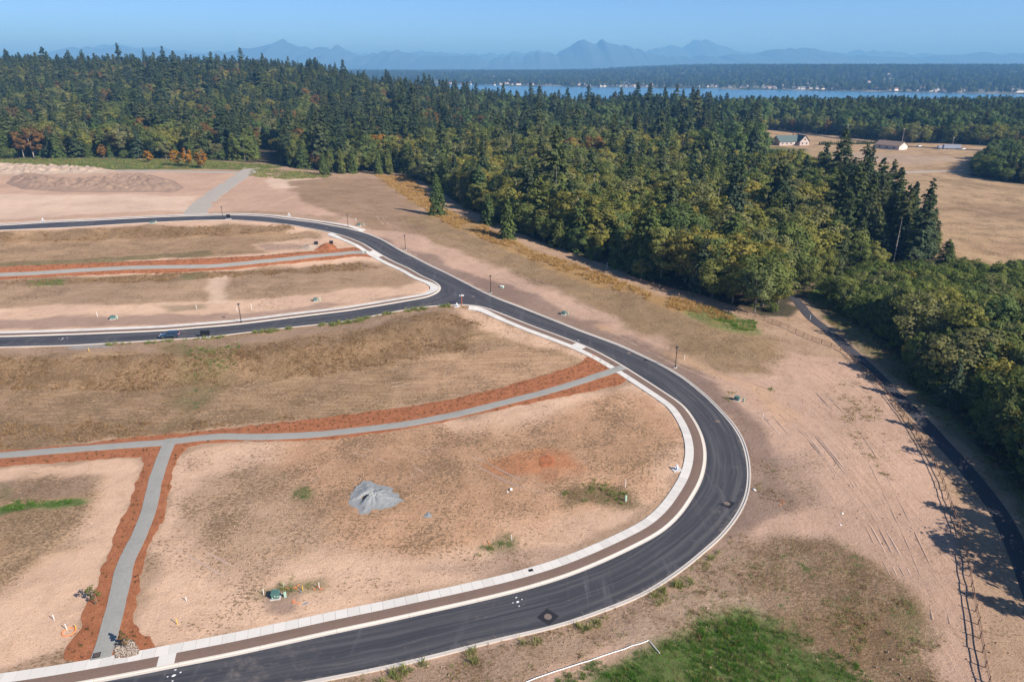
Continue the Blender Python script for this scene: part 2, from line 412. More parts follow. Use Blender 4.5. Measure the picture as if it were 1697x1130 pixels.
IN_N = curve([(-420, 567), (-200, 563), (0, 558.5), (101, 555.5), (168, 553), (269, 548.5), (336, 543), (403, 537), (471, 528.5), (565, 517), (610, 510), (661, 501.5), (700, 494.7), (714, 491), (726, 485), (731, 478), (728, 472), (719, 465.5), (700, 457), (680, 445.5), (655, 434), (638, 425), (618, 413), (600, 402.5), (581, 394.6), (557, 387), (524, 380), (488, 373.5), (437, 367.6), (387, 364.5), (336, 365), (269, 367.8), (202, 371.5), (101, 377.5), (0, 381.7), (-150, 391.5), (-320, 404)], 1.5, 1.0)
ASPH = np.vstack([OUT_A, IN_S, IN_N])

def near(o, px, py):
    p = Gt(px, py); return int(np.argmin((o[:, 0]-p.x)**2+(o[:, 1]-p.y)**2))

# corridor pieces: (curve slice, side)  side = +1 left of travel
i_sw = near(IN_S, 778, 505); SW_S = IN_S[:i_sw+1]
i0 = near(IN_N, 552, 386); SW_N = IN_N[:i0+1]
i1 = near(OUT_A, 598, 383); SW_O = OUT_A[:i1+1]
def offs(o, d): return o+normals(o)*d

# ------------------------------------------------------------------ paths and mulch outlines
TRAIL1 = curve([(1033, 609), (1015, 615), (997, 621), (963, 632.6), (913, 647.7), (862, 661), (795, 678), (728, 693), (661, 705), (560, 717), (500, 722), (430, 724.5), (360, 724), (300, 730), (270, 734), (200, 739), (100, 747), (0, 755), (-100, 762), (-250, 772)], 1.2, 1.5)
STEM = curve([(285, 727), (276, 745), (259, 794), (249, 837), (232, 885), (209, 932), (201, 965), (192, 1006), (182, 1046), (172, 1078), (167, 1092)], 1.0, 1.0)
TRAIL2 = curve([(-250, 470), (-100, 462), (0, 456), (50, 454), (101, 450.5), (168, 446.5), (235, 443.5), (303, 442.6), (353, 441.4), (403, 437), (471, 430), (538, 423.4), (570, 420.6), (585, 418.5), (607, 419)], 1.2, 1.5)
def outline(pts, step=1.0, rough=.35, seed=0):
    p = Gl(pts); p = resamp(np.vstack([p, p[:1]]), step)[:-1]
    n = normals(np.vstack([p[-1:], p, p[:1]]))[1:-1]
    return p+n*((fbm(p[:, 0], p[:, 1], 1.5, 4, seed)-.5)*2*rough)[:, None]
MULCH1 = outline([(-250, 763), (0, 747), (130, 737), (230, 723), (330, 715), (450, 702), (560, 689), (660, 676), (740, 663), (820, 645), (900, 622), (955, 604), (980, 588), (1003, 596), (1022, 604), (1047, 626), (1020, 640), (960, 652), (900, 664), (820, 680), (740, 698), (660, 713), (560, 727), (470, 730), (400, 731), (340, 734), (308, 742), (292, 765), (284, 800), (276, 840), (262, 880), (247, 905), (240, 930), (233, 965), (228, 1000), (222, 1030), (230, 1046), (250, 1052), (263, 1074), (235, 1081), (168, 1091), (104, 1096), (109, 1076), (130, 1050), (140, 1010), (160, 980), (165, 950), (180, 915), (190, 890), (200, 860), (215, 835), (225, 800), (237, 770), (236, 757), (180, 760), (120, 765), (60, 769), (0, 773), (-250, 790)], .6, .6, 3)
MULCH2 = outline([(-250, 459), (0, 443), (150, 436), (300, 430), (430, 424), (500, 417.5), (560, 412), (590, 409.5), (613, 420), (622, 427), (590, 425), (540, 431), (480, 437), (400, 445), (300, 452), (200, 454), (100, 458), (0, 464), (-250, 480)], .9, .7, 5)

PATH = curve([(1300, 478), (1322, 501), (1342, 524.6), (1376, 551.5), (1406, 578), (1440, 608.7), (1473, 642), (1507, 676), (1537, 706), (1567, 740), (1581, 754), (1612, 790), (1648, 837), (1671, 878), (1692, 925), (1716, 989), (1740, 1060), (1758, 1130), (1775, 1230)], 1.5, 2.0)
# ------------------------------------------------------------------ ground zones: soil and vegetation colours as found on the site
TAN = (.56, .38, .263); PALE = (.58, .43, .32); STUB = (.375, .25, .145); BANK = (.29, .187, .104); DARK = (.225, .155, .120)
GOLD = (.36, .225, .095); GREEN = (.075, .15, .024); OLIVE = (.13, .125, .045); RED = (.40, .165, .072); PINK = (.46, .305, .215)
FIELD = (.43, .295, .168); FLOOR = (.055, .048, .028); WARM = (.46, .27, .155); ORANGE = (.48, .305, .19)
# (outline, colour, edge softness m, stubble, green, clods, rows, amount)
ZONES = [
 ([(-400, 368), (0, 366), (330, 354), (560, 370), (700, 425), (800, 472), (760, 500), (600, 525), (0, 600), (-400, 620)], TAN, 3, .15, .0, .4, .0, 1),
 ([(-400, 276), (0, 273), (200, 282), (410, 286), (330, 355), (0, 368), (-400, 385)], PINK, 3, .05, .0, .6, .1, 1),
 ([(-100, 330), (0, 322), (120, 322), (330, 326), (300, 350), (0, 362), (-200, 368)], PALE, 4, .0, .0, .3, .2, .8),
 ([(-100, 275), (0, 274), (150, 277), (200, 285), (120, 288), (0, 289)], PALE, 3, .1, .05, .8, 0, .8),
 ([(400, 290), (560, 298), (640, 300), (560, 362), (440, 352), (340, 352)], PINK, 4, .1, .03, .5, .1, 1),
 ([(440, 296), (545, 297), (530, 310), (450, 313)], PALE, 2, 0, 0, .3, .2, .8),
 ([(500, 325), (550, 305), (600, 300), (600, 318), (540, 335)], OLIVE, 3, .4, .6, .6, 0, .6),
 ([(-400, 250), (0, 262), (200, 262), (400, 270), (470, 276), (420, 283), (190, 281), (0, 272), (-400, 276)], (.13, .15, .035), 3, .3, .75, .8, 0, 1),
 # upper lots
 ([(-400, 402), (0, 385), (250, 373), (450, 372), (530, 388), (520, 410), (430, 420), (0, 446), (-400, 470)], STUB, 3, .45, .05, .6, .6, 1),
 ([(-400, 405), (0, 388), (250, 376), (480, 374), (500, 382), (400, 388), (200, 396), (0, 404), (-400, 425)], BANK, 2.5, .85, .12, .9, .1, .9),
 ([(-200, 445), (0, 436), (100, 432), (350, 416), (360, 424), (150, 437), (0, 446)], (.20, .16, .07), 1.5, .8, .6, .9, 0, .8),
 ([(420, 405), (500, 395), (560, 394), (600, 406), (540, 416), (440, 418)], TAN, 2, .05, 0, .4, .2, .95),
 ([(425, 404), (480, 402), (510, 412), (440, 415)], DARK, 2, .1, 0, .4, .2, .6),
 ([(-400, 478), (0, 463), (440, 448), (600, 432), (690, 462), (660, 478), (560, 486), (300, 500), (0, 512), (-400, 530)], (.36, .245, .15), 4, .45, .06, .6, .5, .9),
 ([(-300, 475), (0, 464), (200, 458), (440, 447), (600, 434), (640, 446), (520, 452), (300, 464), (0, 474)], BANK, 2.5, .8, .18, .9, 0, .75),
 ([(50, 466), (110, 463), (105, 472), (55, 474)], OLIVE, 1, .3, .9, .8, 0, .8),
 ([(300, 452), (350, 448), (350, 462), (305, 466)], OLIVE, 1.5, .5, .7, .8, 0, .6),
 ([(345, 458), (375, 456), (378, 502), (340, 504)], PALE, 2, 0, 0, .2, .1, .7),
 ([(-400, 545), (0, 528), (200, 523), (400, 519), (620, 494), (690, 484), (700, 489), (560, 508), (400, 532), (0, 549), (-400, 560)], (.30, .205, .155), 2, .08, .03, .4, .3, .8),
 ([(265, 508), (340, 502), (345, 512), (280, 518)], OLIVE, 2, .5, .4, .6, 0, .45),
 # between the side street and the lower trail
 ([(-400, 590), (0, 579), (400, 556), (740, 508), (800, 515), (1000, 592), (880, 640), (600, 690), (0, 746), (-400, 775)], STUB, 2.5, .55, .06, .7, .8, 1),
 ([(-400, 590), (0, 579), (400, 556), (740, 508), (790, 515), (700, 530), (400, 574), (0, 594), (-400, 610)], (.30, .205, .14), 2, .4, .2, .6, 0, .9),
 ([(-400, 612), (0, 592), (300, 588), (560, 556), (740, 516), (800, 535), (770, 580), (640, 605), (400, 640), (200, 648), (0, 642), (-400, 660)], BANK, 3, .9, .16, 1, .1, 1),
 ([(-400, 720), (0, 704), (400, 698), (590, 686), (560, 692), (300, 716), (0, 746), (-400, 770)], BANK, 2.5, .85, .28, 1, .2, .8),
 ([(290, 575), (400, 570), (390, 610), (330, 690), (270, 716), (290, 640)], (.22, .17, .08), 4, .6, .55, .8, .2, .75),
 ([(760, 512), (800, 518), (1000, 594), (970, 598), (870, 570), (780, 545)], TAN, 3, .15, .0, .4, .3, .9),
 ([(700, 590), (860, 570), (960, 600), (880, 636), (760, 655), (640, 660)], ORANGE, 6, .3, 0, .5, .7, .55),
 ([(110, 572), (180, 569), (195, 577), (120, 580)], (.25, .25, .25), 1, 0, 0, .3, 0, .8),
 # lower lot in front
 ([(290, 760), (340, 738), (600, 732), (1020, 640), (1060, 628), (1125, 690), (1130, 770), (1090, 838), (900, 936), (300, 1066), (225, 1060)], TAN, 2, .22, .03, .45, .1, 1),
 ([(520, 715), (760, 700), (980, 650), (1060, 660), (1100, 720), (1060, 790), (1000, 830), (830, 860), (700, 890), (540, 880), (480, 800)], WARM, 9, .55, .05, .7, .2, .8),
 ([(360, 790), (440, 760), (500, 770), (520, 850), (440, 930), (370, 920), (350, 850)], (.36, .24, .15), 7, .68, .05, .9, .1, .75),
 ([(620, 735), (1000, 668), (1080, 680), (1090, 720), (960, 780), (880, 830), (700, 850), (600, 780)], (.37, .225, .13), 8, .62, .04, .8, .3, .5),
 ([(930, 815), (1000, 798), (1040, 806), (1036, 828), (990, 832), (940, 842)], (.21, .155, .075), 2.5, .8, .45, .9, 0, .85),
 ([(800, 770), (850, 745), (905, 738), (950, 748), (952, 770), (905, 778), (905, 792), (860, 785), (815, 785)], RED, 3.2, .35, 0, .9, 0, .8),
 ([(785, 908), (835, 893), (845, 903), (800, 920)], OLIVE, 1.5, .4, .85, .8, 0, .7),
 ([(430, 985), (470, 962), (540, 960), (530, 975), (470, 990)], OLIVE, 1.5, .3, .75, .7, 0, .6),
 ([(440, 990), (480, 990), (490, 1015), (450, 1028)], DARK, 1.2, .1, .1, .6, 0, .8),
 ([(690, 945), (740, 930), (960, 895), (1035, 835), (1045, 850), (960, 920), (760, 965)], (.27, .185, .14), 3, .2, .06, .6, .2, .55),
 ([(486, 822), (500, 806), (516, 812), (510, 828)], OLIVE, 1.2, .4, .9, .7, 0, .7),
 # lot at bottom left
 ([(-300, 800), (0, 776), (236, 760), (180, 940), (106, 1090), (0, 1104), (-300, 1150)], TAN, 1.5, .1, .04, .4, .1, 1),
 ([(-200, 800), (0, 790), (90, 778), (185, 785), (160, 850), (130, 900), (60, 970), (0, 985), (-200, 1010)], STUB, 4, .7, .06, .9, .3, .95),
 ([(-100, 815), (0, 800), (100, 795), (160, 800), (140, 824), (0, 834), (-100, 838)], (.30, .205, .14), 2.5, .6, .15, .9, 0, .8),
 ([(-100, 838), (0, 834), (70, 829), (142, 824), (146, 836), (60, 846), (0, 853), (-100, 862)], GREEN, 1.2, .1, .9, .8, 0, 1),
 ([(0, 800), (15, 800), (14, 826), (0, 826)], OLIVE, 1, .3, .9, .8, 0, .8),
 # east side of the main road
 ([(560, 372), (600, 300), (650, 300), (720, 350), (860, 410), (1000, 462), (1140, 510), (1330, 590), (1420, 600), (1520, 740), (1590, 900), (1640, 1130), (1700, 1300), (600, 1300), (560, 1118), (1240, 880), (1240, 760), (1130, 625), (850, 505)], (.44, .295, .215), 2.5, .15, .06, .5, .15, 1),
 ([(470, 300), (560, 296), (650, 298), (720, 358), (800, 385), (700, 392), (600, 372), (520, 345)], (.31, .205, .125), 4, .45, .03, .7, .5, .95),
 ([(650, 360), (720, 358), (880, 415), (960, 450), (1100, 500), (1180, 528), (1290, 560), (1318, 595), (1270, 618), (1190, 612), (1120, 585), (1040, 540), (960, 505), (880, 468), (800, 430), (720, 398)], (.285, .195, .105), 4, .62, .12, .9, .5, .95),
 ([(600, 386), (700, 418), (830, 470), (960, 525), (1050, 553), (1130, 596), (1180, 628), (1230, 672), (1270, 700), (1300, 760), (1310, 830), (1240, 872), (1180, 920), (1236, 780), (1200, 690), (1130, 625), (850, 505), (680, 424)], DARK, 2.5, .18, .12, .6, .2, .92),
 ([(1040, 545), (1120, 590), (1200, 612), (1170, 618), (1100, 592)], OLIVE, 3, .6, .45, .8, .2, .5),
 ([(1000, 545), (1140, 605), (1240, 650), (1300, 720), (1330, 690), (1280, 640), (1180, 610), (1060, 560)], ORANGE, 3, .1, .02, .4, .3, .7),
 ([(1370, 640), (1420, 630), (1450, 670), (1480, 740), (1470, 790), (1420, 750), (1380, 700)], (.30, .215, .14), 5, .62, .35, .8, .1, .6),
 ([(1250, 780), (1330, 770), (1350, 830), (1280, 850)], (.27, .19, .14), 5, .55, .3, .8, 0, .6),
 ([(1130, 990), (1200, 950), (1260, 915), (1380, 895), (1450, 930), (1510, 975), (1540, 1050), (1560, 1140), (1600, 1300), (1000, 1300), (1050, 1080)], (.27, .185, .115), 4, .85, .42, 1, .1, .9),
 ([(1300, 990), (1420, 985), (1490, 1040), (1500, 1130), (1400, 1110), (1300, 1050), (1220, 1030)], (.21, .135, .075), 6, .8, .35, 1, .2, .8),
 ([(1450, 1000), (1520, 1000), (1545, 1060), (1500, 1080)], OLIVE, 4, .7, .7, 1, 0, .5),
 ([(560, 1122), (760, 1078), (900, 1046), (1060, 990), (1190, 895), (1250, 870), (1260, 940), (1130, 1030), (1000, 1090), (860, 1140), (560, 1250)], (.31, .215, .145), 2, .5, .30, .8, .1, .9),
 ([(1000, 1062), (1120, 1010), (1240, 985), (1250, 1010), (1130, 1050), (1040, 1090)], (.42, .31, .225), 3, .3, .05, .6, .5, .6),
 ([(920, 1140), (1000, 1098), (1100, 1068), (1160, 1040), (1240, 1030), (1320, 1055), (1400, 1100), (1470, 1150), (1520, 1300), (800, 1300)], GREEN, 3.5, .15, .9, .8, 0, 1),
 ([(620, 290), (680, 292), (740, 350), (860, 405), (960, 440), (1090, 490), (1190, 515), (1270, 545), (1230, 552), (1130, 520), (980, 470), (860, 425), (740, 375), (680, 335)], GOLD, 2.5, .55, .2, 1, .1, 1),
 ([(1160, 505), (1260, 535), (1262, 556), (1200, 548), (1130, 520)], (.13, .16, .04), 2, .3, .75, .8, 0, .7),
 ([(1335, 495), (1370, 455), (1430, 450), (1420, 490), (1365, 505)], (.12, .19, .03), 3, .1, .9, .8, 0, 1),
 ([(1330, 620), (1420, 610), (1500, 720), (1570, 860), (1610, 1000), (1630, 1140), (1520, 1140), (1530, 1020), (1430, 900), (1360, 760)], (.46, .31, .225), 5, .12, .05, .5, .55, .8),
 # pasture beyond the wood
 ([(1260, 212), (1330, 218), (1500, 236), (1697, 246), (2300, 268), (2300, 480), (1590, 460), (1440, 335), (1330, 292), (1262, 240)], FIELD, 6, .55, .06, .5, .6, 1),
 ([(1500, 330), (1697, 345), (1900, 360), (1900, 372), (1697, 368), (1530, 352)], (.34, .225, .13), 9, .7, .05, .5, .5, .7),
 ([(1560, 395), (1697, 400), (1900, 410), (1900, 440), (1697, 430), (1590, 420)], (.36, .23, .135), 9, .7, .05, .5, .5, .7),
 ([(1560, 296), (1697, 312), (1900, 330), (1697, 322), (1560, 303)], (.31, .22, .12), 7, .6, .1, .5, .5, .7),
 ([(1262, 246), (1290, 243), (1345, 250), (1340, 254), (1270, 252)], OLIVE, 5, .4, .8, .6, 0, .8),
 ([(1345, 252), (1400, 250), (1425, 256), (1360, 262)], (.20, .19, .07), 5, .4, .5, .6, 0, .7),
 ([(1400, 252), (1560, 258), (1600, 268), (1500, 272), (1380, 262)], (.37, .275, .20), 8, .2, 0, .4, .2, .7),
]

ZONES.append((np.vstack([offs(PATH, 3.2), offs(PATH, 14)[::-1]]), (.17, .145, .075), 2.5, .6, .55, 1, 0, .85))
# forest outlines (ground footprints)
FOREST = Gl([(-700, 258), (-200, 262), (0, 265), (140, 262), (400, 269), (440, 271), (485, 279), (560, 286), (650, 284), (690, 297), (730, 318), (760, 336), (800, 358), (862, 386), (930, 415), (1014, 442), (1084, 472), (1194, 502), (1261, 526), (1308, 526), (1320, 500), (1350, 472), (1400, 455), (1480, 462), (1580, 462), (1545, 415), (1500, 372), (1440, 335), (1380, 312), (1330, 292), (1290, 270), (1262, 240), (1262, 214)])
FOREST = np.vstack([FOREST, [[260, 1450], [-300, 1700], [-900, 2000], [-1700, 2000], [-1500, 900]]])
BAND = np.vstack([Gl([(1240, 213), (1272, 215), (1329, 219), (1403, 227), (1497, 237), (1564, 238), (1697, 246), (2300, 264)]), [[1500, 900], [1350, 1500], [230, 1480]]])
CLUMP = Gl([(1606, 291), (1650, 300), (1710, 306), (1900, 325), (1900, 268), (1697, 256), (1625, 264)])
THICK = np.vstack([Gl([(1375, 500), (1416, 530), (1450, 558), (1497, 598), (1547, 652), (1598, 706), (1650, 760), (1720, 840), (1790, 940), (1850, 1060), (1900, 1200)]), [[150, 20], [220, 100]], Gl([(2100, 480), (1700, 466), (1590, 462), (1480, 468), (1420, 470)])])
def inpoly(poly, x, y): return pip(np.asarray(x, float), np.asarray(y, float), poly)

# ------------------------------------------------------------------ the ground sheet
def ground():
    def grow(a, stop, f, lim):
        out = []
        while a < stop: out.append(a); a += max(lim, a*f)
        return out
    xs = list(np.arange(-270, 300, 1.15)); e = 1.15; a = xs[-1]
    R_ = []; 
    while a < 60000: e *= 1.045; a += e; R_.append(a)
    L_ = []; a = -270; e = 1.15
    while a > -60000: e *= 1.045; a -= e; L_.append(a)
    xs = np.array(L_[::-1]+xs+R_)
    ys = [-3000, -1200, -500, -200, -90, -30, 0, 15, 26, 34]+grow(40, 420, .0048, .62)+grow(422, 2600, .014, .62)+grow(2650, 60000, .06, 1)
    ys = np.array(ys)
    X, Y = np.meshgrid(xs, ys); shp = X.shape; x = X.ravel(); y = Y.ravel(); z = hgt(x, y)
    nv = len(x); col = np.tile(np.array((.37, .25, .165)), (nv, 1)); msk = np.tile(np.array((.35, .12, .5, 0.)), (nv, 1))
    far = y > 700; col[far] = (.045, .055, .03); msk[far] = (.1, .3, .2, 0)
    shy = np.interp(x, SHORE[0], SHORE[1]); t = y-shy
    tn = (t > -5) & (t < 500); f = sm((fbm(x[tn], y[tn], 90, 3, 4)-.45)/.15)[:, None]
    col[tn] = col[tn]*(1-f)+np.array((.20, .19, .15))*f
    beach = (t > -5) & (t < 26); col[beach] = (.27, .25, .22)
    def paint(poly, c, soft, st, gr, cl, rw, amt, wob=1.0):
        x0, y0 = poly.min(0)-soft*2; x1, y1 = poly.max(0)+soft*2
        k = np.where((x > x0) & (x < x1) & (y > y0) & (y < y1))[0]
        if not len(k): return
        d = pip(x[k], y[k], poly)+(fbm(x[k], y[k], soft*3+1.5, 4, 31)-.5)*soft*3.2*wob
        wgt = (sm(d/soft+.5)*amt)[:, None]
        col[k] = col[k]*(1-wgt)+np.array(c)*wgt; msk[k] = msk[k]*(1-wgt)+np.array((st, gr, cl, rw))*wgt
    for pts, c, soft, st, gr, cl, rw, amt in ZONES: paint(pts if isinstance(pts, np.ndarray) else Gl(pts), c, soft, st, gr, cl, rw, amt)
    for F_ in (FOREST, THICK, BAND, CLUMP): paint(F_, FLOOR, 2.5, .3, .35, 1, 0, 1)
    # gravel track, verge of the paved path
    # sunken under paving so that slabs and kerbs sit in the ground
    cut = np.zeros(nv); clr = np.zeros(nv)
    def sink(poly, depth, edge):
        x0, y0 = poly.min(0)-3; x1, y1 = poly.max(0)+3
        k = np.where((x > x0) & (x < x1) & (y > y0) & (y < y1))[0]
        d = pip(x[k], y[k], poly); cut[k] = np.maximum(cut[k], depth*sm((d-edge)/.7)); clr[k] = np.maximum(clr[k], sm((d+2)/2))
    sink(ASPH, .35, .5)
    for o_, hi in ((OUT_A, .55), (IN_S, .55), (IN_N, .55), (SW_S, 3.72), (SW_N, 3.72), (SW_O, 3.72)): sink(np.vstack([offs(o_, -2.4), offs(o_, hi)[::-1]]), .35, .45)
    sink(np.vstack([offs(PATH, 1.5), offs(PATH, -1.5)[::-1]]), .2, .3)
    sink(MULCH1, 0, .2); sink(MULCH2, 0, .2)
    cl = msk[:, 2]*(1-clr)*sm((900-y)/400)
    z = z+cl*((fbm(x, y, 2.6, 3, 71)-.5)*.34+(fbm(x, y, 9, 2, 73)-.5)*.35)-cut
    # berm of dug soil on the far left lot
    ny, nx = shp; i = np.arange(nv).reshape(shp)
    q = np.stack([i[:-1, :-1], i[:-1, 1:], i[1:, 1:], i[1:, :-1]], -1).reshape(-1, 4)
    me = mesh('ground', np.c_[x, y, z], q, [M_ground], True)
    a = me.attributes.new('Col', 'FLOAT_COLOR', 'POINT'); a.data.foreach_set('color', np.c_[col, np.ones(nv)].astype(np.float32).ravel())
    a = me.attributes.new('Msk', 'FLOAT_COLOR', 'POINT'); a.data.foreach_set('color', msk.astype(np.float32).ravel())
    put('ground', me, kind='structure')

ground()

# ------------------------------------------------------------------ roads, kerbs, sidewalks
v, f = area(resamp(ASPH, 1.6), 3.0, .0, .4)
me = mesh('road', v, f, [M_asph], True); va = np.array(v)
def lane(o):
    d2 = (va[:, None, 0]-o[None, :, 0])**2+(va[:, None, 1]-o[None, :, 1])**2; j = d2.argmin(1); return np.sqrt(d2[np.arange(len(va)), j]), j*1.5
dA, lA = lane(OUT_A); dN, lN = lane(IN_N); onA = dA < 8.2
a = me.attributes.new('lane', 'FLOAT_VECTOR', 'POINT'); a.data.foreach_set('vector', np.c_[np.where(onA, dA, dN), np.where(onA, lA, lN+500), np.zeros(len(va))].astype(np.float32).ravel())
put('road', me, kind='structure')

def swept(o, nrm, offsets, dzs):
    m = len(offsets); cols = []
    for off, dz in zip(offsets, dzs):
        p = o+nrm*(np.asarray(off)[:, None] if np.ndim(off) else off)
        cols.append(np.c_[p, hgt(p[:, 0], p[:, 1])+dz])
    vv = np.stack(cols, 1).reshape(-1, 3); n = len(o); f = []
    for k in range(n-1):
        for i in range(m-1): f.append((k*m+i, k*m+i+1, (k+1)*m+i+1, (k+1)*m+i))
    f.append(tuple(range(m))); f.append(tuple(range((n-1)*m+m-1, (n-1)*m-1, -1)))
    return vv, f

def curbs(o, name):
    n = normals(o); root = put(name, None, kind='structure'); seg = 6
    for k in range(0, len(o)-1, seg):
        b = slice(k, min(k+seg+1, len(o)))
        q = o[b].copy(); d = q[-1]-q[-2]; q[-1] -= d/np.hypot(*d)*.025
        vv, f = swept(q, n[b], [-.03, -.03, .30, .36, .58, .58], [-.35, .012, .022, .125, .135, -.35])
        put('curb_segment', mesh('curb_segment', vv, f, [M_curb]), root)
curbs(OUT_A, 'curb_outer'); curbs(IN_S, 'curb_inner_south'); curbs(IN_N, 'curb_inner_north')

def walk(o, name, taper, panel=1.5):
    """planting strip plus a sidewalk of single slabs; taper(k) narrows the strip to nothing at corners"""
    n = normals(o); s = np.r_[0, np.cumsum(np.hypot(*np.diff(o, axis=0).T))]
    g = taper(o, s); a = .60+1.62*g
    vv, f = swept(o, n, [.585, .585, (a+.585)/2, a+.02, a+.02], [-.3, .095, .115, .085, -.3])
    put('planting_strip', mesh('planting_strip', vv, f, [M_strip], False), kind='structure')
    root = put(name, None, kind='structure'); cnt = int(s[-1]/panel)
    for k in range(cnt):
        t = np.array([k*panel+.012, (k+.5)*panel, (k+1)*panel-.012])
        p = np.c_[np.interp(t, s, o[:, 0]), np.interp(t, s, o[:, 1])]; q = np.c_[np.interp(t, s, n[:, 0]), np.interp(t, s, n[:, 1])]
        aa = np.interp(t, s, a); wd = 1.5+1.0*(1-np.interp(t, s, g))
        dz = .10+R.uniform(-.006, .006)
        vv, f = swept(p, q, [aa, aa, aa+wd, aa+wd], [-.3, dz, dz+.015, -.3])
        if p[1][1] > 700: continue
        put('slab', mesh('slab', vv, f, [M_conc]), root)
def tap_end(o, s): return 1-np.exp(-((s[-1]-s)/9)**2)
def tap_corner(o, s):
    k = near(o, 729, 477); e = 1-np.exp(-((s[-1]-s)/5)**2)
    return np.minimum(e, 1-np.exp(-((s-s[k])/8)**2))
walk(SW_S, 'sidewalk_south', tap_end); walk(SW_N, 'sidewalk_north', tap_corner); walk(SW_O, 'sidewalk_far', lambda o, s: 1-np.exp(-((s[-1]-s)/5)**2), 1.8)

def cross_slab(o, px, py, wdt, rot=0):
    k = near(o, px, py); n = normals(o); h = max(1, int(wdt/2/1.5)); c = o[k]; d = np.array([n[k][1], -n[k][0]])
    p = np.array([c-d*wdt/2, c, c+d*wdt/2])
    vv, f = swept(p, np.array([n[k]]*3), [.57, .57, 2.24, 2.24], [-.2, .128, .118, -.2])
    put('curb_ramp', mesh('curb_ramp', vv, f, [M_conc]), kind='structure')
cross_slab(IN_S, 284, 1098, 1.9); cross_slab(IN_N, 627, 420, 6.5); cross_slab(IN_S, 966, 571, 3.2); cross_slab(IN_N, 549, 386, 1.6)

# trails and mulch
def mulch_crown(poly): return lambda x, y: (.045+(fbm(x, y, 1.3, 3, 91)-.5)*.12)*sm(pip(x, y, poly)/.7)
v, f = area(MULCH1, 1.1, .03, .3, crown=mulch_crown(MULCH1)); put('mulch_bed_lower', mesh('mulch_bed', v, f, [M_mulch], True), kind='structure')
v, f = area(MULCH2, 1.5, .03, .3, crown=mulch_crown(MULCH2)); put('mulch_bed_upper', mesh('mulch_bed', v, f, [M_mulch], True), kind='structure')
def band(o, hw, dz, mat, name, seed, rough=.15):
    n = normals(o); l = hw+(fbm(o[:, 0], o[:, 1], 3, 3, seed)-.5)*2*rough; r = hw+(fbm(o[:, 0], o[:, 1], 3, 3, seed+9)-.5)*2*rough
    vv, f = swept(o, n, [-r, -r, -r*.5, 0, l*.5, l, l], [-.25, dz, dz+.02, dz+.03, dz+.02, dz, -.25])
    return put(name, mesh(name, vv, f[:], [mat], False), kind='structure')
for ob, f_ in ((TRAIL1, 'gravel_trail_lower'), (STEM, 'gravel_trail_stem'), (TRAIL2, 'gravel_trail_upper')):
    band(ob, {'gravel_trail_lower': 1.12, 'gravel_trail_stem': 1.12, 'gravel_trail_upper': 1.15}[f_], {'gravel_trail_stem': .125}.get(f_, .115), M_trail, f_, len(f_))
band(PATH, 1.5, .03, M_path, 'paved_path', 3, .02)
TRK = curve([(322, 356), (330, 345), (345, 330), (375, 308), (400, 292), (412, 284), (418, 278)], 2, 4)
band(TRK, 4.6, .05, M_track, 'gravel_track', 8, .8)
band(curve([(190, 283.5), (260, 284), (330, 285), (400, 286.5)], 3, 5), 3.0, .045, M_track, 'gravel_track_branch', 9, .6)
band(curve([(1380, 300), (1470, 289), (1560, 284), (1620, 287), (1700, 296)], 4, 6), 2.6, .10, M_track, 'farm_track', 12, .4)
band(curve([(1240, 211), (1330, 222), (1400, 231), (1480, 241), (1560, 246), (1700, 252), (2000, 262)], 5, 6), 3.2, .12, M_path, 'country_road', 13, .1)

# tyre ruts pressed into the soil
M_rut = grain('rut_soil', (.36, .245, .18), 5, .3, .8)
M_rutp = grain('pale_rut_soil', (.47, .325, .24), 5, .25, .8)
RUTS = [([(1350, 640), (1420, 720), (1480, 830), (1540, 960), (1560, 1030)], 0), ([(1330, 700), (1400, 790), (1470, 900), (1520, 1000)], 1), ([(1260, 660), (1340, 720), (1420, 830), (1490, 960)], 0), ([(1390, 840), (1340, 880), (1250, 905), (1200, 930)], 0), ([(700, 742), (780, 760), (860, 800), (940, 815)], 0), ([(590, 745), (660, 765), (700, 790)], 1), ([(300, 900), (420, 960), (560, 940), (760, 880)], 1), ([(250, 1040), (330, 1020), (420, 1030), (520, 1005)], 0), ([(640, 372), (760, 425), (880, 482), (1000, 540), (1120, 600), (1230, 650), (1300, 720)], 1), ([(660, 366), (780, 415), (900, 470), (1040, 545), (1160, 600), (1270, 640)], 0), ([(30, 345), (150, 338), (260, 335), (330, 345)], 0), ([(440, 345), (500, 325), (600, 340), (640, 372)], 1), ([(640, 640), (760, 615), (860, 600), (930, 612)], 0)]
for pts, pale in RUTS:
    o = curve(pts, 1.2, 3); n = normals(o); V = []; F = []
    for off in (-.95, .95):
        wv = .16+.08*fbm(o[:, 0]+off, o[:, 1], 2.5, 2, 3); dz = (fbm(o[:, 0], o[:, 1]+off, 3.5, 3, 8)-.5)*.12+.02
        vv, f = swept(o, n, [off-wv, off, off+wv], [-.06, dz, -.06]); k = len(V); V += [tuple(p) for p in vv]; F += [tuple(i+k for i in q) for q in f]
    put('tyre_ruts', mesh('tyre_ruts', V, F, [M_rutp if pale else M_rut]), kind='structure')

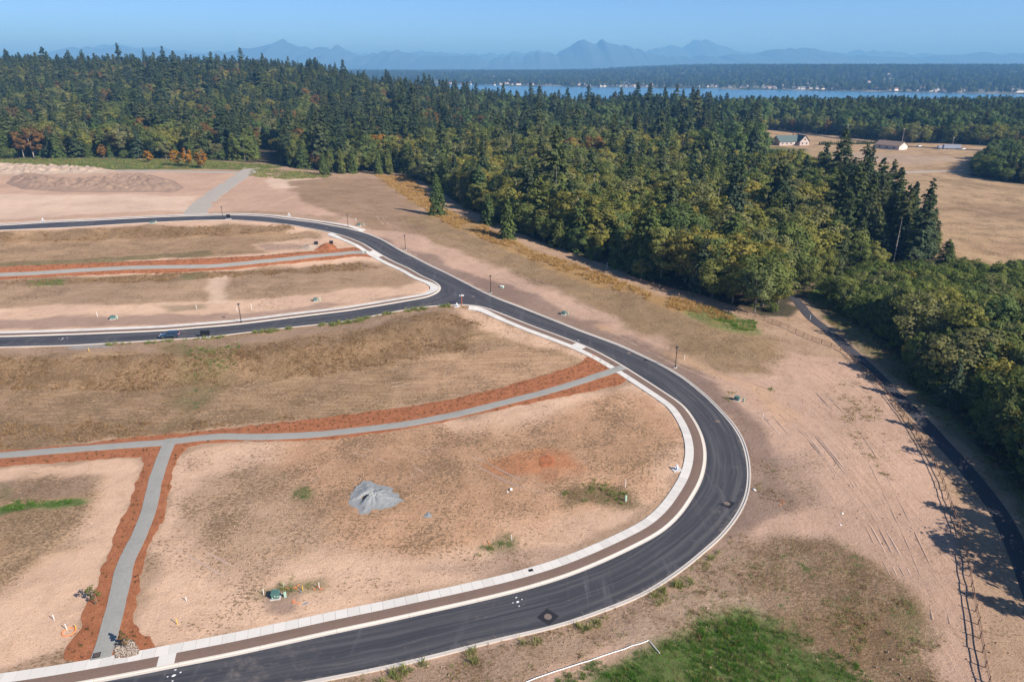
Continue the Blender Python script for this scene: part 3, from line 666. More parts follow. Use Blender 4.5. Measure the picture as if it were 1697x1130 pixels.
# ------------------------------------------------------------------ water
SHY = profile([(600, 139), (700, 140), (870, 143), (1006, 145.5), (1127, 147), (1250, 149.5), (1400, 152), (1697, 157), (2000, 162)], SEA)
def water():
    q = NT('bay_water'); p = q.pos(); n = q.noise(q.map(p, (.004, .02, 1)), 1.0, 4, .6); f = q.noise(q.map(p, (.05, .09, 1)), 1, 4, .65)
    q.col(q.mix(n, (.05, .15, .25), (.065, .18, .29))); q.b.inputs['Roughness'].default_value = .22; q.b.inputs['Specular IOR Level'].default_value = .5
    q.bump(f, .6, 2.0)
    put('bay_water', mesh('water', [(-4000, 900, SEA), (9000, 900, SEA), (9000, 4200, SEA), (-4000, 4200, SEA)], [(0, 1, 2, 3)], [q.m]), kind='structure')
water()

# ------------------------------------------------------------------ mountains
def mountains():
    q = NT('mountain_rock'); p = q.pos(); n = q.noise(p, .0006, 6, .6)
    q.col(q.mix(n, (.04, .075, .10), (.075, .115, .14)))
    NEAR = [(-400, 88), (-200, 84), (0, 82), (20, 80), (45, 82), (70, 88), (95, 99), (150, 99), (190, 94), (215, 86), (240, 84), (280, 86), (330, 88), (390, 93), (450, 88), (480, 85), (508, 82), (521, 76.5), (536, 82), (548, 86), (580, 83.5), (598, 81.5), (612, 87), (630, 97), (655, 93), (683, 87), (700, 92), (740, 96), (830, 97), (870, 94), (920, 90), (935, 82), (944, 77), (953, 74.5), (962, 79.5), (969, 81), (979, 75), (990, 79), (1000, 83), (1012, 83), (1030, 89), (1060, 97), (1100, 98), (1130, 96), (1180, 93), (1230, 89), (1260, 84.5), (1300, 90), (1335, 97), (1380, 97), (1430, 98), (1480, 95), (1520, 92.5), (1560, 97), (1595, 90.5), (1640, 95), (1697, 93), (1850, 90), (2100, 95)]
    FARR = [(-400, 92), (0, 95), (95, 96), (140, 95), (200, 93), (270, 83), (300, 84), (340, 86), (400, 92), (520, 90), (640, 93), (660, 90), (700, 90), (760, 93), (840, 93), (900, 90), (1000, 92), (1042, 91), (1060, 85.5), (1077, 79.5), (1091, 86), (1103, 79), (1114, 75.5), (1127, 76), (1140, 80), (1160, 85), (1183, 91), (1260, 92), (1320, 92), (1345, 88), (1370, 90), (1400, 93), (1450, 94), (1540, 94), (1697, 95), (2100, 94)]
    for nm, prof, D, dep, sd, st in (('mountain_range_near', NEAR, 14000, 2300, 3, 0), ('mountain_range_far', FARR, 19000, 2500, 8, 1)):
        pr = np.array(prof); xs = np.linspace(-500, 2150, 1100); ridge = np.interp(xs, pr[:, 0], pr[:, 1])+np.abs(fbm(xs, xs*0, 26, 4, sd)-.5)*16-1.5+(fbm(xs, xs*0+9, 8, 3, sd+2)-.5)*5.5
        wx = (xs-PW/2)/FOC*D/math.cos(TH)*.985; hz = CAMH+(HORIZ-ridge)/FOC*D/math.cos(TH)**2*.93
        rows = np.linspace(-1, 1, 27); WX, RR = np.meshgrid(wx, rows); HZ = np.tile(hz, (27, 1)); E = 1-np.abs(RR)**1.15
        rough = (fbm(WX, RR*dep*1.2, 600, 4, sd+5)-.5)*330*np.abs(RR)*E
        V = np.stack([WX, D+RR*dep, np.maximum(-60, HZ*E+rough-40*(1-E))], -1).reshape(-1, 3)
        n = len(xs); m = len(rows); i = np.arange(n*m).reshape(m, n)
        qd = np.stack([i[:-1, :-1], i[:-1, 1:], i[1:, 1:], i[1:, :-1]], -1).reshape(-1, 4)
        put(nm, mesh(nm, V, qd, [q.m], True), kind='structure')
mountains()

# ------------------------------------------------------------------ trees: prototype meshes (trunk with limbs, crown of leaf sprays)
def cards(c, a, b, sharp=False):
    """rhombic leaf sprays: centres c, half axes a and b"""
    n = len(c); vv = np.empty((n, 4, 3)); vv[:, 0] = c-a; vv[:, 1] = c+b*.9-a*.1; vv[:, 2] = c+a; vv[:, 3] = c-b*.9-a*.1
    return vv.reshape(-1, 3), np.arange(n*4).reshape(n, 4)

def unit(v): return v/np.maximum(np.linalg.norm(v, axis=-1, keepdims=True), 1e-9)

def conifer(seed, h, Rb, n_br, per, base, power, droop, size, skirt=0.0, gap=0.0):
    r = np.random.RandomState(seed); t = base+(1-base)*np.sort(r.beta(1.0, 1.25, n_br)); az = r.uniform(0, 2*np.pi, n_br)
    lobe = 1+.22*np.sin(az*2+seed)*r.uniform(.3, 1)+.14*np.sin(az*3+seed*2+t*9)
    L = Rb*np.power(np.clip((1-t)/(1-base), 0, 1), power)*r.uniform(.62, 1.12, n_br)*lobe+.25
    if gap: L *= np.where((np.sin(t*h*1.15+seed)+r.uniform(-.5, .5, n_br)) > .55, 1-gap, 1)
    s = np.sqrt(r.uniform(.03, 1, (n_br, per))); s[:, -1] = 1
    side = r.uniform(-.5, .5, (n_br, per))*(1.05-s)*.9+r.normal(0, .05, (n_br, per))
    dx = np.cos(az)[:, None]; dy = np.sin(az)[:, None]
    rad = s*L[:, None]; lat = side*L[:, None]
    z = (t*h)[:, None]+rad*r.uniform(.10, .28, (n_br, 1))-droop*(rad**1.6)/Rb**.6+r.normal(0, .12, (n_br, per))
    c = np.stack([dx*rad-dy*lat, dy*rad+dx*lat, np.maximum(z, .2)], -1).reshape(-1, 3)
    d = np.stack([np.broadcast_to(dx, s.shape), np.broadcast_to(dy, s.shape), -.42-droop*s*1.0], -1).reshape(-1, 3)
    d = unit(d+r.normal(0, .28, d.shape)); up = np.tile((0, 0, 1.), (len(d), 1))+r.normal(0, .25, d.shape)
    b = unit(np.cross(d, up)); sz = (size*r.uniform(.6, 1.25, len(d))*np.repeat(.55+.45*np.clip((1-t)/(.6), 0, 1), per))[:, None]
    v, f = cards(c, d*sz, b*sz*.62)
    # ragged leader
    k = 26; tt = r.uniform(0, 1, k); c2 = np.stack([r.normal(0, .12, k)*(1.2-tt), r.normal(0, .12, k)*(1.2-tt), h*(.93+.075*tt)], -1)
    d2 = unit(np.stack([r.normal(0, .6, k), r.normal(0, .6, k), r.uniform(.1, 1, k)], -1)); b2 = unit(np.cross(d2, r.normal(0, 1, d2.shape)))
    v2, f2 = cards(c2, d2*size*.4, b2*size*.25)
    tr = MB(); lean = r.uniform(-.15, .15, 2); pts = [(lean[0]*q, lean[1]*q, h*q*.97) for q in (-.02, .2, .45, .7, 1)]
    rb = h*.0135+.05; tr.tube(pts, [rb*1.25, rb, rb*.72, rb*.42, .03], 7)
    for j in r.choice(n_br, 14, replace=False):
        p0 = Vector((0, 0, t[j]*h)); e = Vector((math.cos(az[j])*L[j]*.75, math.sin(az[j])*L[j]*.75, t[j]*h-.1*L[j])); tr.tube([p0, p0.lerp(e, .5)+Vector((0, 0, .1)), e], [.09, .06, .02], 4)
    return (tr.v, tr.f), (np.vstack([v, v2]), np.vstack([f, f2+len(v)]))

def broadleaf(seed, h, Rb, nclump, per, base, size, top=.75, flat=1.0, sparse=0.0, stems=1):
    r = np.random.RandomState(seed); cz0 = base*h; ch = h-cz0
    u = unit(r.normal(0, 1, (nclump, 3))); q = r.uniform(.25, 1, nclump)**.45
    w = 1+.30*np.sin(np.arctan2(u[:, 1], u[:, 0])*2+seed)+.12*np.sin(np.arctan2(u[:, 1], u[:, 0])*5+seed*3)
    zc = cz0+ch*(.5+.5*u[:, 2]*q); rad = np.sqrt(np.clip(1-(((zc-cz0)/ch-(1-top)*1.0-.12)/.88)**2, .06, 1))
    horiz = unit(u[:, :2]+1e-6)*(np.linalg.norm(u[:, :2], axis=1)**.6*q*Rb*w*rad)[:, None]
    cl = np.c_[horiz, zc]; cr = Rb*r.uniform(.20, .40, nclump)*flat
    vv = unit(r.normal(0, 1, (nclump, per, 3))+np.array([0, 0, .25])); rr = r.uniform(.45, 1.0, (nclump, per, 1))**.5*r.uniform(.8, 1.25, (nclump, per, 1))
    c = (cl[:, None, :]+vv*rr*cr[:, None, None]*np.array([1, 1, .8])).reshape(-1, 3)
    n = unit(vv.reshape(-1, 3)*.8+unit(c-np.array([0, 0, cz0+ch*.3]))*.6+r.normal(0, .27, c.shape))
    a = unit(np.cross(n, r.normal(0, 1, n.shape))); b = np.cross(n, a); sz = (size*r.uniform(.55, 1.3, len(c)))[:, None]
    c[:, 2] = np.maximum(c[:, 2], .15)
    k = r.uniform(0, 1, len(c)) > sparse
    v, f = cards(c[k], (a*sz)[k], (b*sz*.8)[k])
    tr = MB(); rb = h*.013+.03
    for st in range(stems):
        ox, oy = (r.uniform(-.25, .25, 2)*Rb if stems > 1 else (0, 0)); lx, ly = r.uniform(-.08, .08, 2)*h
        P0 = [(ox+lx*t_*t_, oy+ly*t_*t_, h*t_*.9) for t_ in (-.02, .15, .35, .6, 1)]; tr.tube(P0, [rb*1.3/stems**.3, rb/stems**.3, rb*.8/stems**.3, rb*.5/stems**.3, .03], 7)
        for j in r.choice(nclump, min(nclump, 16//stems), replace=False):
            t_ = float(np.clip(cl[j, 2]/h*.72, .12, .85)); p0 = Vector((ox+lx*t_*t_, oy+ly*t_*t_, h*t_*.9)); e = Vector(cl[j]); tr.tube([p0, p0.lerp(e, .55)+Vector((0, 0, .06*h*.3)), e], [rb*.35, rb*.22, .025], 4)
    return (tr.v, tr.f), (v, f)

def snag(seed, h):
    r = np.random.RandomState(seed); tr = MB(); tr.tube([(0, 0, -.3), (.1, 0, h*.4), (.2, .1, h*.8), (.25, .1, h)], [.3, .24, .12, .03], 6)
    b = MB()
    for _ in range(22):
        t = r.uniform(.35, .97); a = r.uniform(0, 6.28); l = r.uniform(.5, 2.4)*(1.2-t); b.tube([(.2*t, .1*t, h*t), (math.cos(a)*l*.5, math.sin(a)*l*.5, h*t+.15), (math.cos(a)*l, math.sin(a)*l, h*t+r.uniform(-.2, .5))], [.07, .05, .015], 4)
    return (tr.v, tr.f), (b.v, b.f)

M_fir = leaf_mat('fir_needles', [(0.070, 0.099, 0.053), (0.090, 0.119, 0.053), (0.116, 0.138, 0.053), (0.077, 0.109, 0.069), (0.143, 0.151, 0.061), (0.058, 0.087, 0.052)], .3)
M_cedar = leaf_mat('cedar_sprays', [(0.110, 0.147, 0.047), (0.134, 0.169, 0.051), (0.086, 0.134, 0.051), (0.156, 0.178, 0.051)], .3)
M_alder = leaf_mat('alder_leaves', [(0.151, 0.184, 0.059), (0.201, 0.219, 0.068), (0.120, 0.168, 0.059), (0.251, 0.244, 0.071), (0.171, 0.197, 0.084), (0.219, 0.214, 0.095)], .42)
M_olive = leaf_mat('yellowing_leaves', [(0.215, 0.209, 0.054), (0.253, 0.236, 0.063), (0.185, 0.192, 0.054), (0.284, 0.245, 0.066)], .42)
M_rust = leaf_mat('russet_leaves', [(.20, .125, .055), (.23, .125, .045), (.18, .125, .06), (.26, .15, .055)], .42)
M_orange = leaf_mat('orange_leaves', [(.36, .17, .028), (.40, .20, .03), (.30, .16, .03)], .35)
M_shrub = leaf_mat('shrub_leaves', [(0.111, 0.151, 0.044), (0.152, 0.190, 0.051), (0.134, 0.158, 0.056), (0.186, 0.213, 0.063)], .42)
M_poplar = leaf_mat('poplar_leaves', [(0.095, 0.152, 0.059), (0.123, 0.172, 0.063), (0.142, 0.181, 0.068)], .3)

SPEC = {}   # kind -> list of variants (trunk mesh, crown mesh, height, trunk material)
def reg(kind, gen, mat, hh, bark=None):
    (tv, tf), (cv, cf) = gen; bark = bark or M_bark
    t = mesh(kind+'_trunk', tv, tf, [bark], True); c = mesh(kind+'_crown', cv, cf, [mat], False)
    nv = np.vstack([np.array(tv, float), np.array(cv, float)]); nf = [tuple(q) for q in tf]+[tuple(i+len(tv) for i in q) for q in (cf.tolist() if isinstance(cf, np.ndarray) else cf)]
    both = mesh(kind+'_tree', nv, nf, [bark, mat], False, [0]*len(tf)+[1]*(len(nf)-len(tf)))
    SPEC.setdefault(kind, []).append((t, c, both, hh))
for s_ in range(5): reg('fir', conifer(100+s_, 26, 4.9+.5*(s_ % 3), 270, 16, .08+.04*(s_ % 3), .66, .32, .66, gap=.35), M_fir, 26)
for s_ in range(3): reg('tall_fir', conifer(140+s_, 30, 5.0, 240, 16, .20+.05*s_, .72, .34, .62, gap=.55), M_fir, 30)
for s_ in range(4): reg('cedar', conifer(200+s_, 16, 3.5+.35*s_, 320, 14, .02, .55, .42, .50), M_cedar, 16)
for s_ in range(4): reg('alder', broadleaf(300+s_, 17, 4.6+.55*s_, 54, 85, .16, .36, .62), M_alder, 17, M_paleb)
for s_ in range(3): reg('olive', broadleaf(340+s_, 16, 4.8+.6*s_, 52, 80, .20, .36, .66, .9, .06), M_olive, 16, M_paleb)
for s_ in range(2): reg('russet', broadleaf(380+s_, 17, 4.6+.4*s_, 40, 70, .25, .38, .66, .9, .1), M_rust, 17, M_paleb)
for s_ in range(2): reg('orange', broadleaf(390+s_, 12, 3.0+.4*s_, 36, 70, .15, .32, .66, .9, .1), M_orange, 12, M_paleb)
for s_ in range(4): reg('shrub', broadleaf(420+s_, 6.5, 3.6+.4*s_, 46, 85, .02, .27, .55, .85, 0, 4), M_shrub, 6.5, M_paleb)
for s_ in range(3): reg('poplar', broadleaf(460+s_, 25, 5.4+.4*s_, 60, 80, .12, .46, .60), M_poplar, 25)
for s_ in range(2): reg('snag', snag(480+s_, 20), M_paleb, 20, M_paleb)

# ------------------------------------------------------------------ where the trees stand
def scatter(poly, sp, seed, margin=0.0, ymin=-1e9, ymax=1e9):
    r = np.random.RandomState(seed); x0, y0 = poly.min(0); x1, y1 = poly.max(0); y0 = max(y0, ymin); y1 = min(y1, ymax)
    gx, gy = np.meshgrid(np.arange(x0, x1, sp), np.arange(y0, y1, sp*.87)); gx = gx+(np.arange(gx.shape[0]) % 2)[:, None]*sp/2
    x = gx.ravel()+r.uniform(-.42, .42, gx.size)*sp; y = gy.ravel()+r.uniform(-.42, .42, gx.size)*sp
    d = pip(x, y, poly); k = d > margin; return x[k], y[k], d[k]

WID = {'snag': .6, 'alder': 1.08, 'olive': 1.1, 'shrub': .9, 'fir': .98, 'tall_fir': .95, 'poplar': .95}
TREES = []   # (kind, variant, x, y, scale, zone, seed)
def pick(r, opts):
    t = r.uniform(0, sum(w for _, w in opts))
    for k, w in opts:
        t -= w
        if t <= 0: return k
    return opts[-1][0]
rt = np.random.RandomState(5)
def plant(x, y, kind, hh, zone):
    vs_ = SPEC[kind]; v_ = rt.randint(len(vs_)); TREES.append((kind, v_, float(x), float(y), hh/vs_[v_][3], zone))

PTH_D = lambda x, y: float(np.min((PATH[:, 0]-x)**2+(PATH[:, 1]-y)**2))**.5
# main wood, dense near its front, thinner sampling far behind
for sp, ylo, yhi, sd in ((6.6, 0, 420, 1), (8.6, 420, 620, 2), (10.6, 620, 1000, 3), (13, 1000, 2100, 4)):
    xs, ys, ds = scatter(FOREST, sp, sd, 0, ylo, yhi); k_ = np.abs(xs/np.maximum(ys, 1)) < (1.05 if sp < 9 else .95); xs, ys, ds = xs[k_], ys[k_], ds[k_]
    PX, PY = P(xs, ys, hgt(xs, ys)); N1 = fbm(xs, ys, 38, 3, 61); N2 = fbm(xs, ys, 90, 2, 66)
    for x, y, d, px, py, n, n2 in zip(xs, ys, ds, PX, PY, N1, N2):
        if 424 < px < 468 and y < 560 and y > 440: continue      # the woodland track
        if y < 430 and PTH_D(x, y) < 4.5: continue
        if px < 735 or y > 560:
            if d < 9: k = pick(rt, [('alder', 3.6), ('cedar', 2.6), ('fir', 2.0), ('orange', .45), ('russet', .5), ('shrub', 1.2)])
            elif n > .535: k = pick(rt, [('alder', 4.5), ('olive', 1.6), ('russet', .9), ('fir', 1.5), ('cedar', 1.4)])
            else: k = pick(rt, [('fir', 5.0), ('tall_fir', .7), ('cedar', 2.0), ('alder', 1.3), ('olive', .35), ('russet', .16), ('snag', .2)])
            if px > 760 and y > 560: k = pick(rt, [('fir', 3.8), ('alder', 2.2), ('poplar', 1.4), ('cedar', 1), ('olive', .6), ('russet', .15)])
            zone = 'left' if px < 735 else 'back'
        else:
            east = px > 1370 and py < 480
            if px > 1160 and y > 420: k = pick(rt, [('poplar', 4), ('fir', 1.5), ('alder', 1)])
            elif east: k = pick(rt, [('fir', 5), ('tall_fir', 1.6), ('cedar', 1.4), ('alder', 1.6), ('snag', .2)])
            elif d < 8: k = pick(rt, [('alder', 3.4), ('cedar', 2.2), ('olive', 1.0), ('fir', .8), ('shrub', 1)])
            elif n2 > .44: k = pick(rt, [('olive', 4.6), ('alder', 3.2), ('fir', .55), ('tall_fir', .12), ('cedar', .6), ('russet', .14), ('snag', .2)])
            else: k = pick(rt, [('alder', 4), ('olive', 1.6), ('fir', 1.0), ('cedar', 1.4), ('snag', .1)])
            zone = 'east' if east else 'middle'
        base = {'fir': 23, 'tall_fir': 29, 'cedar': 17, 'alder': 15.5, 'olive': 15, 'russet': 16, 'orange': 10, 'shrub': 6, 'poplar': 23, 'snag': 18}[k]
        if zone == 'middle': base *= 1.0 if k in ('fir', 'cedar') else .98
        if zone == 'east': base *= .95
        hh = base*rt.uniform(.58, 1.24)*(.72 if d < 5 else 1)
        if y > 420 and k in ('fir', 'cedar', 'alder', 'olive', 'russet'): hh *= 1.12
        hh *= .82+.36*n2*1.0 if zone != 'middle' else .86+.3*n2
        if k in ('fir', 'tall_fir') and rt.uniform() < .09 and d > 6: hh *= 1.32
        if k in ('alder', 'olive') and rt.uniform() < .10: hh *= .6
        if 1258 < px < 1345 and y < 615:      # low trees leave the farmhouse in view
            c_ = (PH/2-247)/FOC; hh = min(hh, max(4.0, CAMH+y*(c_*math.cos(TH)-math.sin(TH))/(math.cos(TH)+c_*math.sin(TH))-float(hgt(x, y))))
        plant(x, y, k, hh, zone)
# woods beyond the pasture
xs, ys, ds = scatter(BAND, 9.0, 8)
for x, y, d in zip(xs, ys, ds):
    if x/y > 1.0: continue
    if d < 22: k = pick(rt, [('alder', 4), ('russet', 2.0), ('shrub', 2), ('poplar', 1), ('olive', .6)])
    elif d < 60: k = pick(rt, [('alder', 4), ('poplar', 3), ('russet', .8), ('fir', 1)])
    else: k = pick(rt, [('fir', 4.5), ('poplar', 3), ('alder', 1.3)])
    base = {'fir': 24, 'alder': 14, 'russet': 11, 'shrub': 6, 'poplar': 22, 'olive': 12}[k]; plant(x, y, k, base*rt.uniform(.75, 1.2), 'beyond')
xs, ys, ds = scatter(CLUMP, 5.5, 9)
for x, y, d in zip(xs, ys, ds): k = pick(rt, [('poplar', 4), ('fir', 2), ('alder', 1.5), ('russet', .5)]); plant(x, y, k, {'poplar': 13, 'fir': 14, 'alder': 11, 'russet': 9}[k]*rt.uniform(.8, 1.15)*(.75 if d < 4 else 1), 'clump')
# thicket along the paved path
xs, ys, ds = scatter(THICK, 4.3, 12)
for x, y, d in zip(xs, ys, ds):
    if PTH_D(x, y) < (9.5 if y < 125 else 6.8): continue
    px, py = P(x, y, 0)
    if py < 540: k = pick(rt, [('shrub', 6), ('alder', 1.2)]); hh = rt.uniform(4.5, 8) if k == 'shrub' else rt.uniform(7, 10)
    elif d < 5: k = pick(rt, [('shrub', 6), ('alder', 1)]); hh = rt.uniform(3, 6) if k == 'shrub' else rt.uniform(7, 10)
    else: k = pick(rt, [('alder', 4.5), ('shrub', 3), ('cedar', .8), ('poplar', .5), ('fir', .35)]); hh = {'alder': 11.5, 'shrub': 7, 'cedar': 11, 'poplar': 14, 'fir': 14}[k]*rt.uniform(.75, 1.2)
    if k == 'alder' and rt.uniform() < .12 and px < 1700: k = 'olive'
    plant(x, y, k, hh, 'thicket')
# taller trees that throw the long shadows over the path, standing right of it
pn = normals(PATH)
for py_, hh, k, off in ((112, 13, 'fir', 9), (97, 14, 'fir', 10), (84, 16, 'fir', 11), (76, 16, 'alder', 13), (66, 15, 'fir', 12), (50, 16, 'fir', 13), (126, 12, 'fir', 8), (139, 12, 'fir', 8)):
    j = int(np.argmin(np.abs(PATH[:, 1]-py_))); x, y = PATH[j]+pn[j]*off
    plant(x, y, k, hh, 'thicket')
# single trees and marked individuals: px, py, kind, height
for px, py, k, hh in ((538, 291, 'cedar', 14), (566, 288, 'cedar', 15.5), (586, 287, 'cedar', 16), (628, 289, 'cedar', 15), (644, 287, 'cedar', 15), (725, 357, 'cedar', 17), (737, 318, 'cedar', 19), (707, 288, 'cedar', 14), (809, 372, 'cedar', 12.5), (841, 395, 'cedar', 15),
                      (312, 276, 'orange', 11), (335, 279, 'orange', 11), (248, 270, 'orange', 8), (292, 275, 'orange', 10), (40, 262, 'russet', 17), (92, 258, 'russet', 12), (630, 275, 'orange', 22), (676, 280, 'orange', 17), (760, 290, 'orange', 14)):
    p = Gt(px, py); plant(p.x, p.y, k, hh, 'single' if py > 284 and k == 'cedar' else 'left')
# small hedge of young conifers and garden trees on the pasture
for i in range(34):
    p = Gt(1358+i*3.05, 240.5-i*.05); plant(p.x, p.y, 'cedar', rt.uniform(2.6, 3.6), 'hedge')
for px, py, hh, k in ((1276, 243, 8, 'poplar'), (1327, 239, 6, 'cedar'), (1334, 239, 6, 'cedar'), (1289, 240, 6, 'cedar'), (1321, 240, 5, 'alder')):
    p = Gt(px, py); plant(p.x, p.y, k, hh, 'farm')
p = Gt(1212, 212); 
for i in range(9):
    plant(p.x+rt.uniform(-30, 30), p.y-rt.uniform(0, 60), 'poplar', rt.uniform(25, 31), 'back')

# how much of each tree the view shows: nearer trees hide the lower part of those behind
T = np.array([(t[2], t[3], SPEC[t[0]][t[1]][3]*t[4]) for t in TREES]); TZ = hgt(T[:, 0], T[:, 1])
order = np.argsort(T[:, 1]); hor = np.full(int(PW/4)+2, PH+200.0); seen = np.zeros(len(T)); tall = np.zeros(len(T))
for i in order:
    x, y, hh = T[i]; px, pb = P(x, y, TZ[i]); pt = P(x, y, TZ[i]+hh)[1]; wd = max(2, hh*.2*FOC/y); tall[i] = pb-pt
    a, b = int((px-wd)/4), int((px+wd)/4)
    if b < 0 or a > PW/4: continue
    a = max(a, 0); b = min(b, len(hor)-1)
    if a > b: continue
    seg = hor[a:b+1]; vis = np.clip(np.minimum(seg, pb)-pt, 0, None)
    if pb < 0 or pt > PH: vis = vis*0
    seen[i] = vis.sum()*4; c0 = (a+b)//2; q = max(1, (b-a)//3); hor[max(a, c0-q):c0+q+1] = np.minimum(hor[max(a, c0-q):c0+q+1], pt+tall[i]*.25)

WORD = {'fir': ('fir_tree', 'dark green fir', 'fir'), 'tall_fir': ('tall_fir_tree', 'tall ragged fir', 'fir'), 'cedar': ('cedar_tree', 'olive green cedar', 'cedar'), 'alder': ('alder_tree', 'soft green alder', 'broadleaf tree'), 'olive': ('yellowing_tree', 'yellow olive tree', 'broadleaf tree'), 'russet': ('russet_maple', 'russet brown maple', 'maple'), 'orange': ('orange_maple', 'bright orange tree', 'maple'), 'shrub': ('shrub', 'green rounded shrub', 'shrub'), 'poplar': ('poplar_tree', 'broad dark poplar', 'poplar'), 'snag': ('dead_tree', 'bare dead tree', 'dead tree')}
ZW = {'left': 'in the large wood at left, behind the dirt lots', 'back': 'in the wood running back towards the bay', 'middle': 'in the mixed wood right of the curving main road', 'east': 'in the conifer stand between wood and pasture', 'beyond': 'in the far wood beyond the dry pasture', 'clump': 'in the dark clump at the pasture\'s right edge', 'thicket': 'in the thicket along the paved path', 'hedge': 'in the hedge row beside the white barn', 'farm': 'by the farmhouse on the pasture', 'single': 'at the meadow edge before the wood'}
cap = {}
indiv = np.zeros(len(TREES), bool)
for i in np.argsort(-seen):
    if seen[i] <= 4: break
    k = TREES[i][0]
    if cap.get(k, 0) < 298: cap[k] = cap.get(k, 0)+1; indiv[i] = True
SINGLE_LAB = {}
cut_single = sorted([i for i, t in enumerate(TREES) if t[5] == 'single'], key=lambda i: P(T[i, 0], T[i, 1], TZ[i])[0])
names = ['squat rounded cedar left of the single cedars, beside the bramble patch', 'broad cedar, second from the left at the meadow edge', 'cedar with crown touching its left neighbour at the meadow edge', 'cedar under the bright orange tree, its left side', 'cedar under the bright orange tree, its right side', 'small cedar standing back behind the golden grass gap', 'tall cedar standing alone in the golden grass casting a long shadow', 'dark cedar just behind the tall lone one', 'thin lone cedar with a visible trunk, smaller of the last pair', 'full lone cedar, nearest one on the meadow, right of the thin one']
for n_, i in enumerate(cut_single): SINGLE_LAB[i] = names[n_ % len(names)]
MEANH = {k: np.mean([T[i, 2] for i in range(len(TREES)) if TREES[i][0] == k]) for k in set(t[0] for t in TREES)}
COLS = {'left': [(60, 'behind the pale spoil ridge'), (180, 'behind the dark soil hump'), (300, 'behind the soil berm'), (400, 'left of the gravel track'), (520, 'right of the gravel track'), (600, 'behind the leftmost single cedars'), (670, 'behind the bright orange tree'), (9999, 'behind the golden meadow gap')],
        'back': [(800, 'left of the open bay'), (950, 'below the twin mountain peaks'), (1120, 'below the middle of the bay'), (9999, 'left of the farmhouse')],
        'middle': [(800, 'behind the tall lone cedar'), (880, 'behind the last lone cedars'), (960, 'above the junction street lamp'), (1040, 'above the golden grass'), (1120, 'above the start of the rail fence'), (1200, 'over the green weed patch'), (1280, 'over the rail fence bend'), (9999, 'where the paved path enters')],
        'east': [(1440, 'below the barn'), (1500, 'below the trailer'), (9999, 'at the pasture edge')],
        'beyond': [(1350, 'behind the farmhouse'), (1450, 'behind the hedge row'), (1540, 'behind the barn'), (1620, 'behind the trailer'), (9999, 'at the right edge')],
        'thicket': [(1450, 'where the path leaves the wood'), (1530, 'along the shaded upper path'), (1610, 'along the middle of the path'), (9999, 'at the right edge of the view')]}
ZN = {'left': 'left wood', 'back': 'bay wood', 'middle': 'mixed wood', 'east': 'conifer stand', 'beyond': 'pasture wood', 'thicket': 'path thicket', 'clump': 'dark clump at the pasture edge', 'hedge': 'young hedge row left of the barn', 'farm': 'farmhouse garden'}
DPT = {}
for i_, t_ in enumerate(TREES):
    if indiv[i_]: DPT.setdefault(t_[5], []).append(T[i_, 1])
DPT = {z_: np.percentile(q_, (33, 66)) for z_, q_ in DPT.items()}
def where(i, k, word, zone, h_):
    size = 'large ' if h_ > MEANH[k]*1.1 else 'small ' if h_ < MEANH[k]*.88 else ''
    px = P(T[i, 0], T[i, 1], TZ[i])[0]; lo, hi = DPT[zone]
    row = ('near '  if T[i, 1] < lo else 'far ' if T[i, 1] > hi else 'inner ') if zone in COLS else ''
    if len(ZN[zone].split()) > 3: row = ''
    col = next((c for lim, c in COLS[zone] if px < lim), '') if zone in COLS else ''
    return (size+word+' in the '+row+ZN[zone]+(' '+col if col else '')).strip()
for i, t in enumerate(TREES):
    if not indiv[i]: continue
    k, v_, x, y, s_, zone = t; nm, word, cat = WORD[k]; tm, cm, both, _ = SPEC[k][v_]
    rz = R.uniform(0, 6.28); sx = s_*(R.uniform(.78, .95) if zone == 'single' else R.uniform(1.05, 1.42)*WID.get(k, 1)); loc = (x, y, TZ[i]-.1)
    lab = SINGLE_LAB.get(i)
    if not lab: lab = where(i, k, word, zone, s_*SPEC[k][v_][3])
    grp = None if i in SINGLE_LAB else lab
    if tall[i] > 30:
        o = thing(nm, lab, cat, loc, rz, grp, (sx, sx, s_)); put('trunk', tm, o); put('crown', cm, o)
    else:
        o = put(nm, both, None, loc, rz, None, lab, cat, grp); o.scale = (sx, sx, s_)

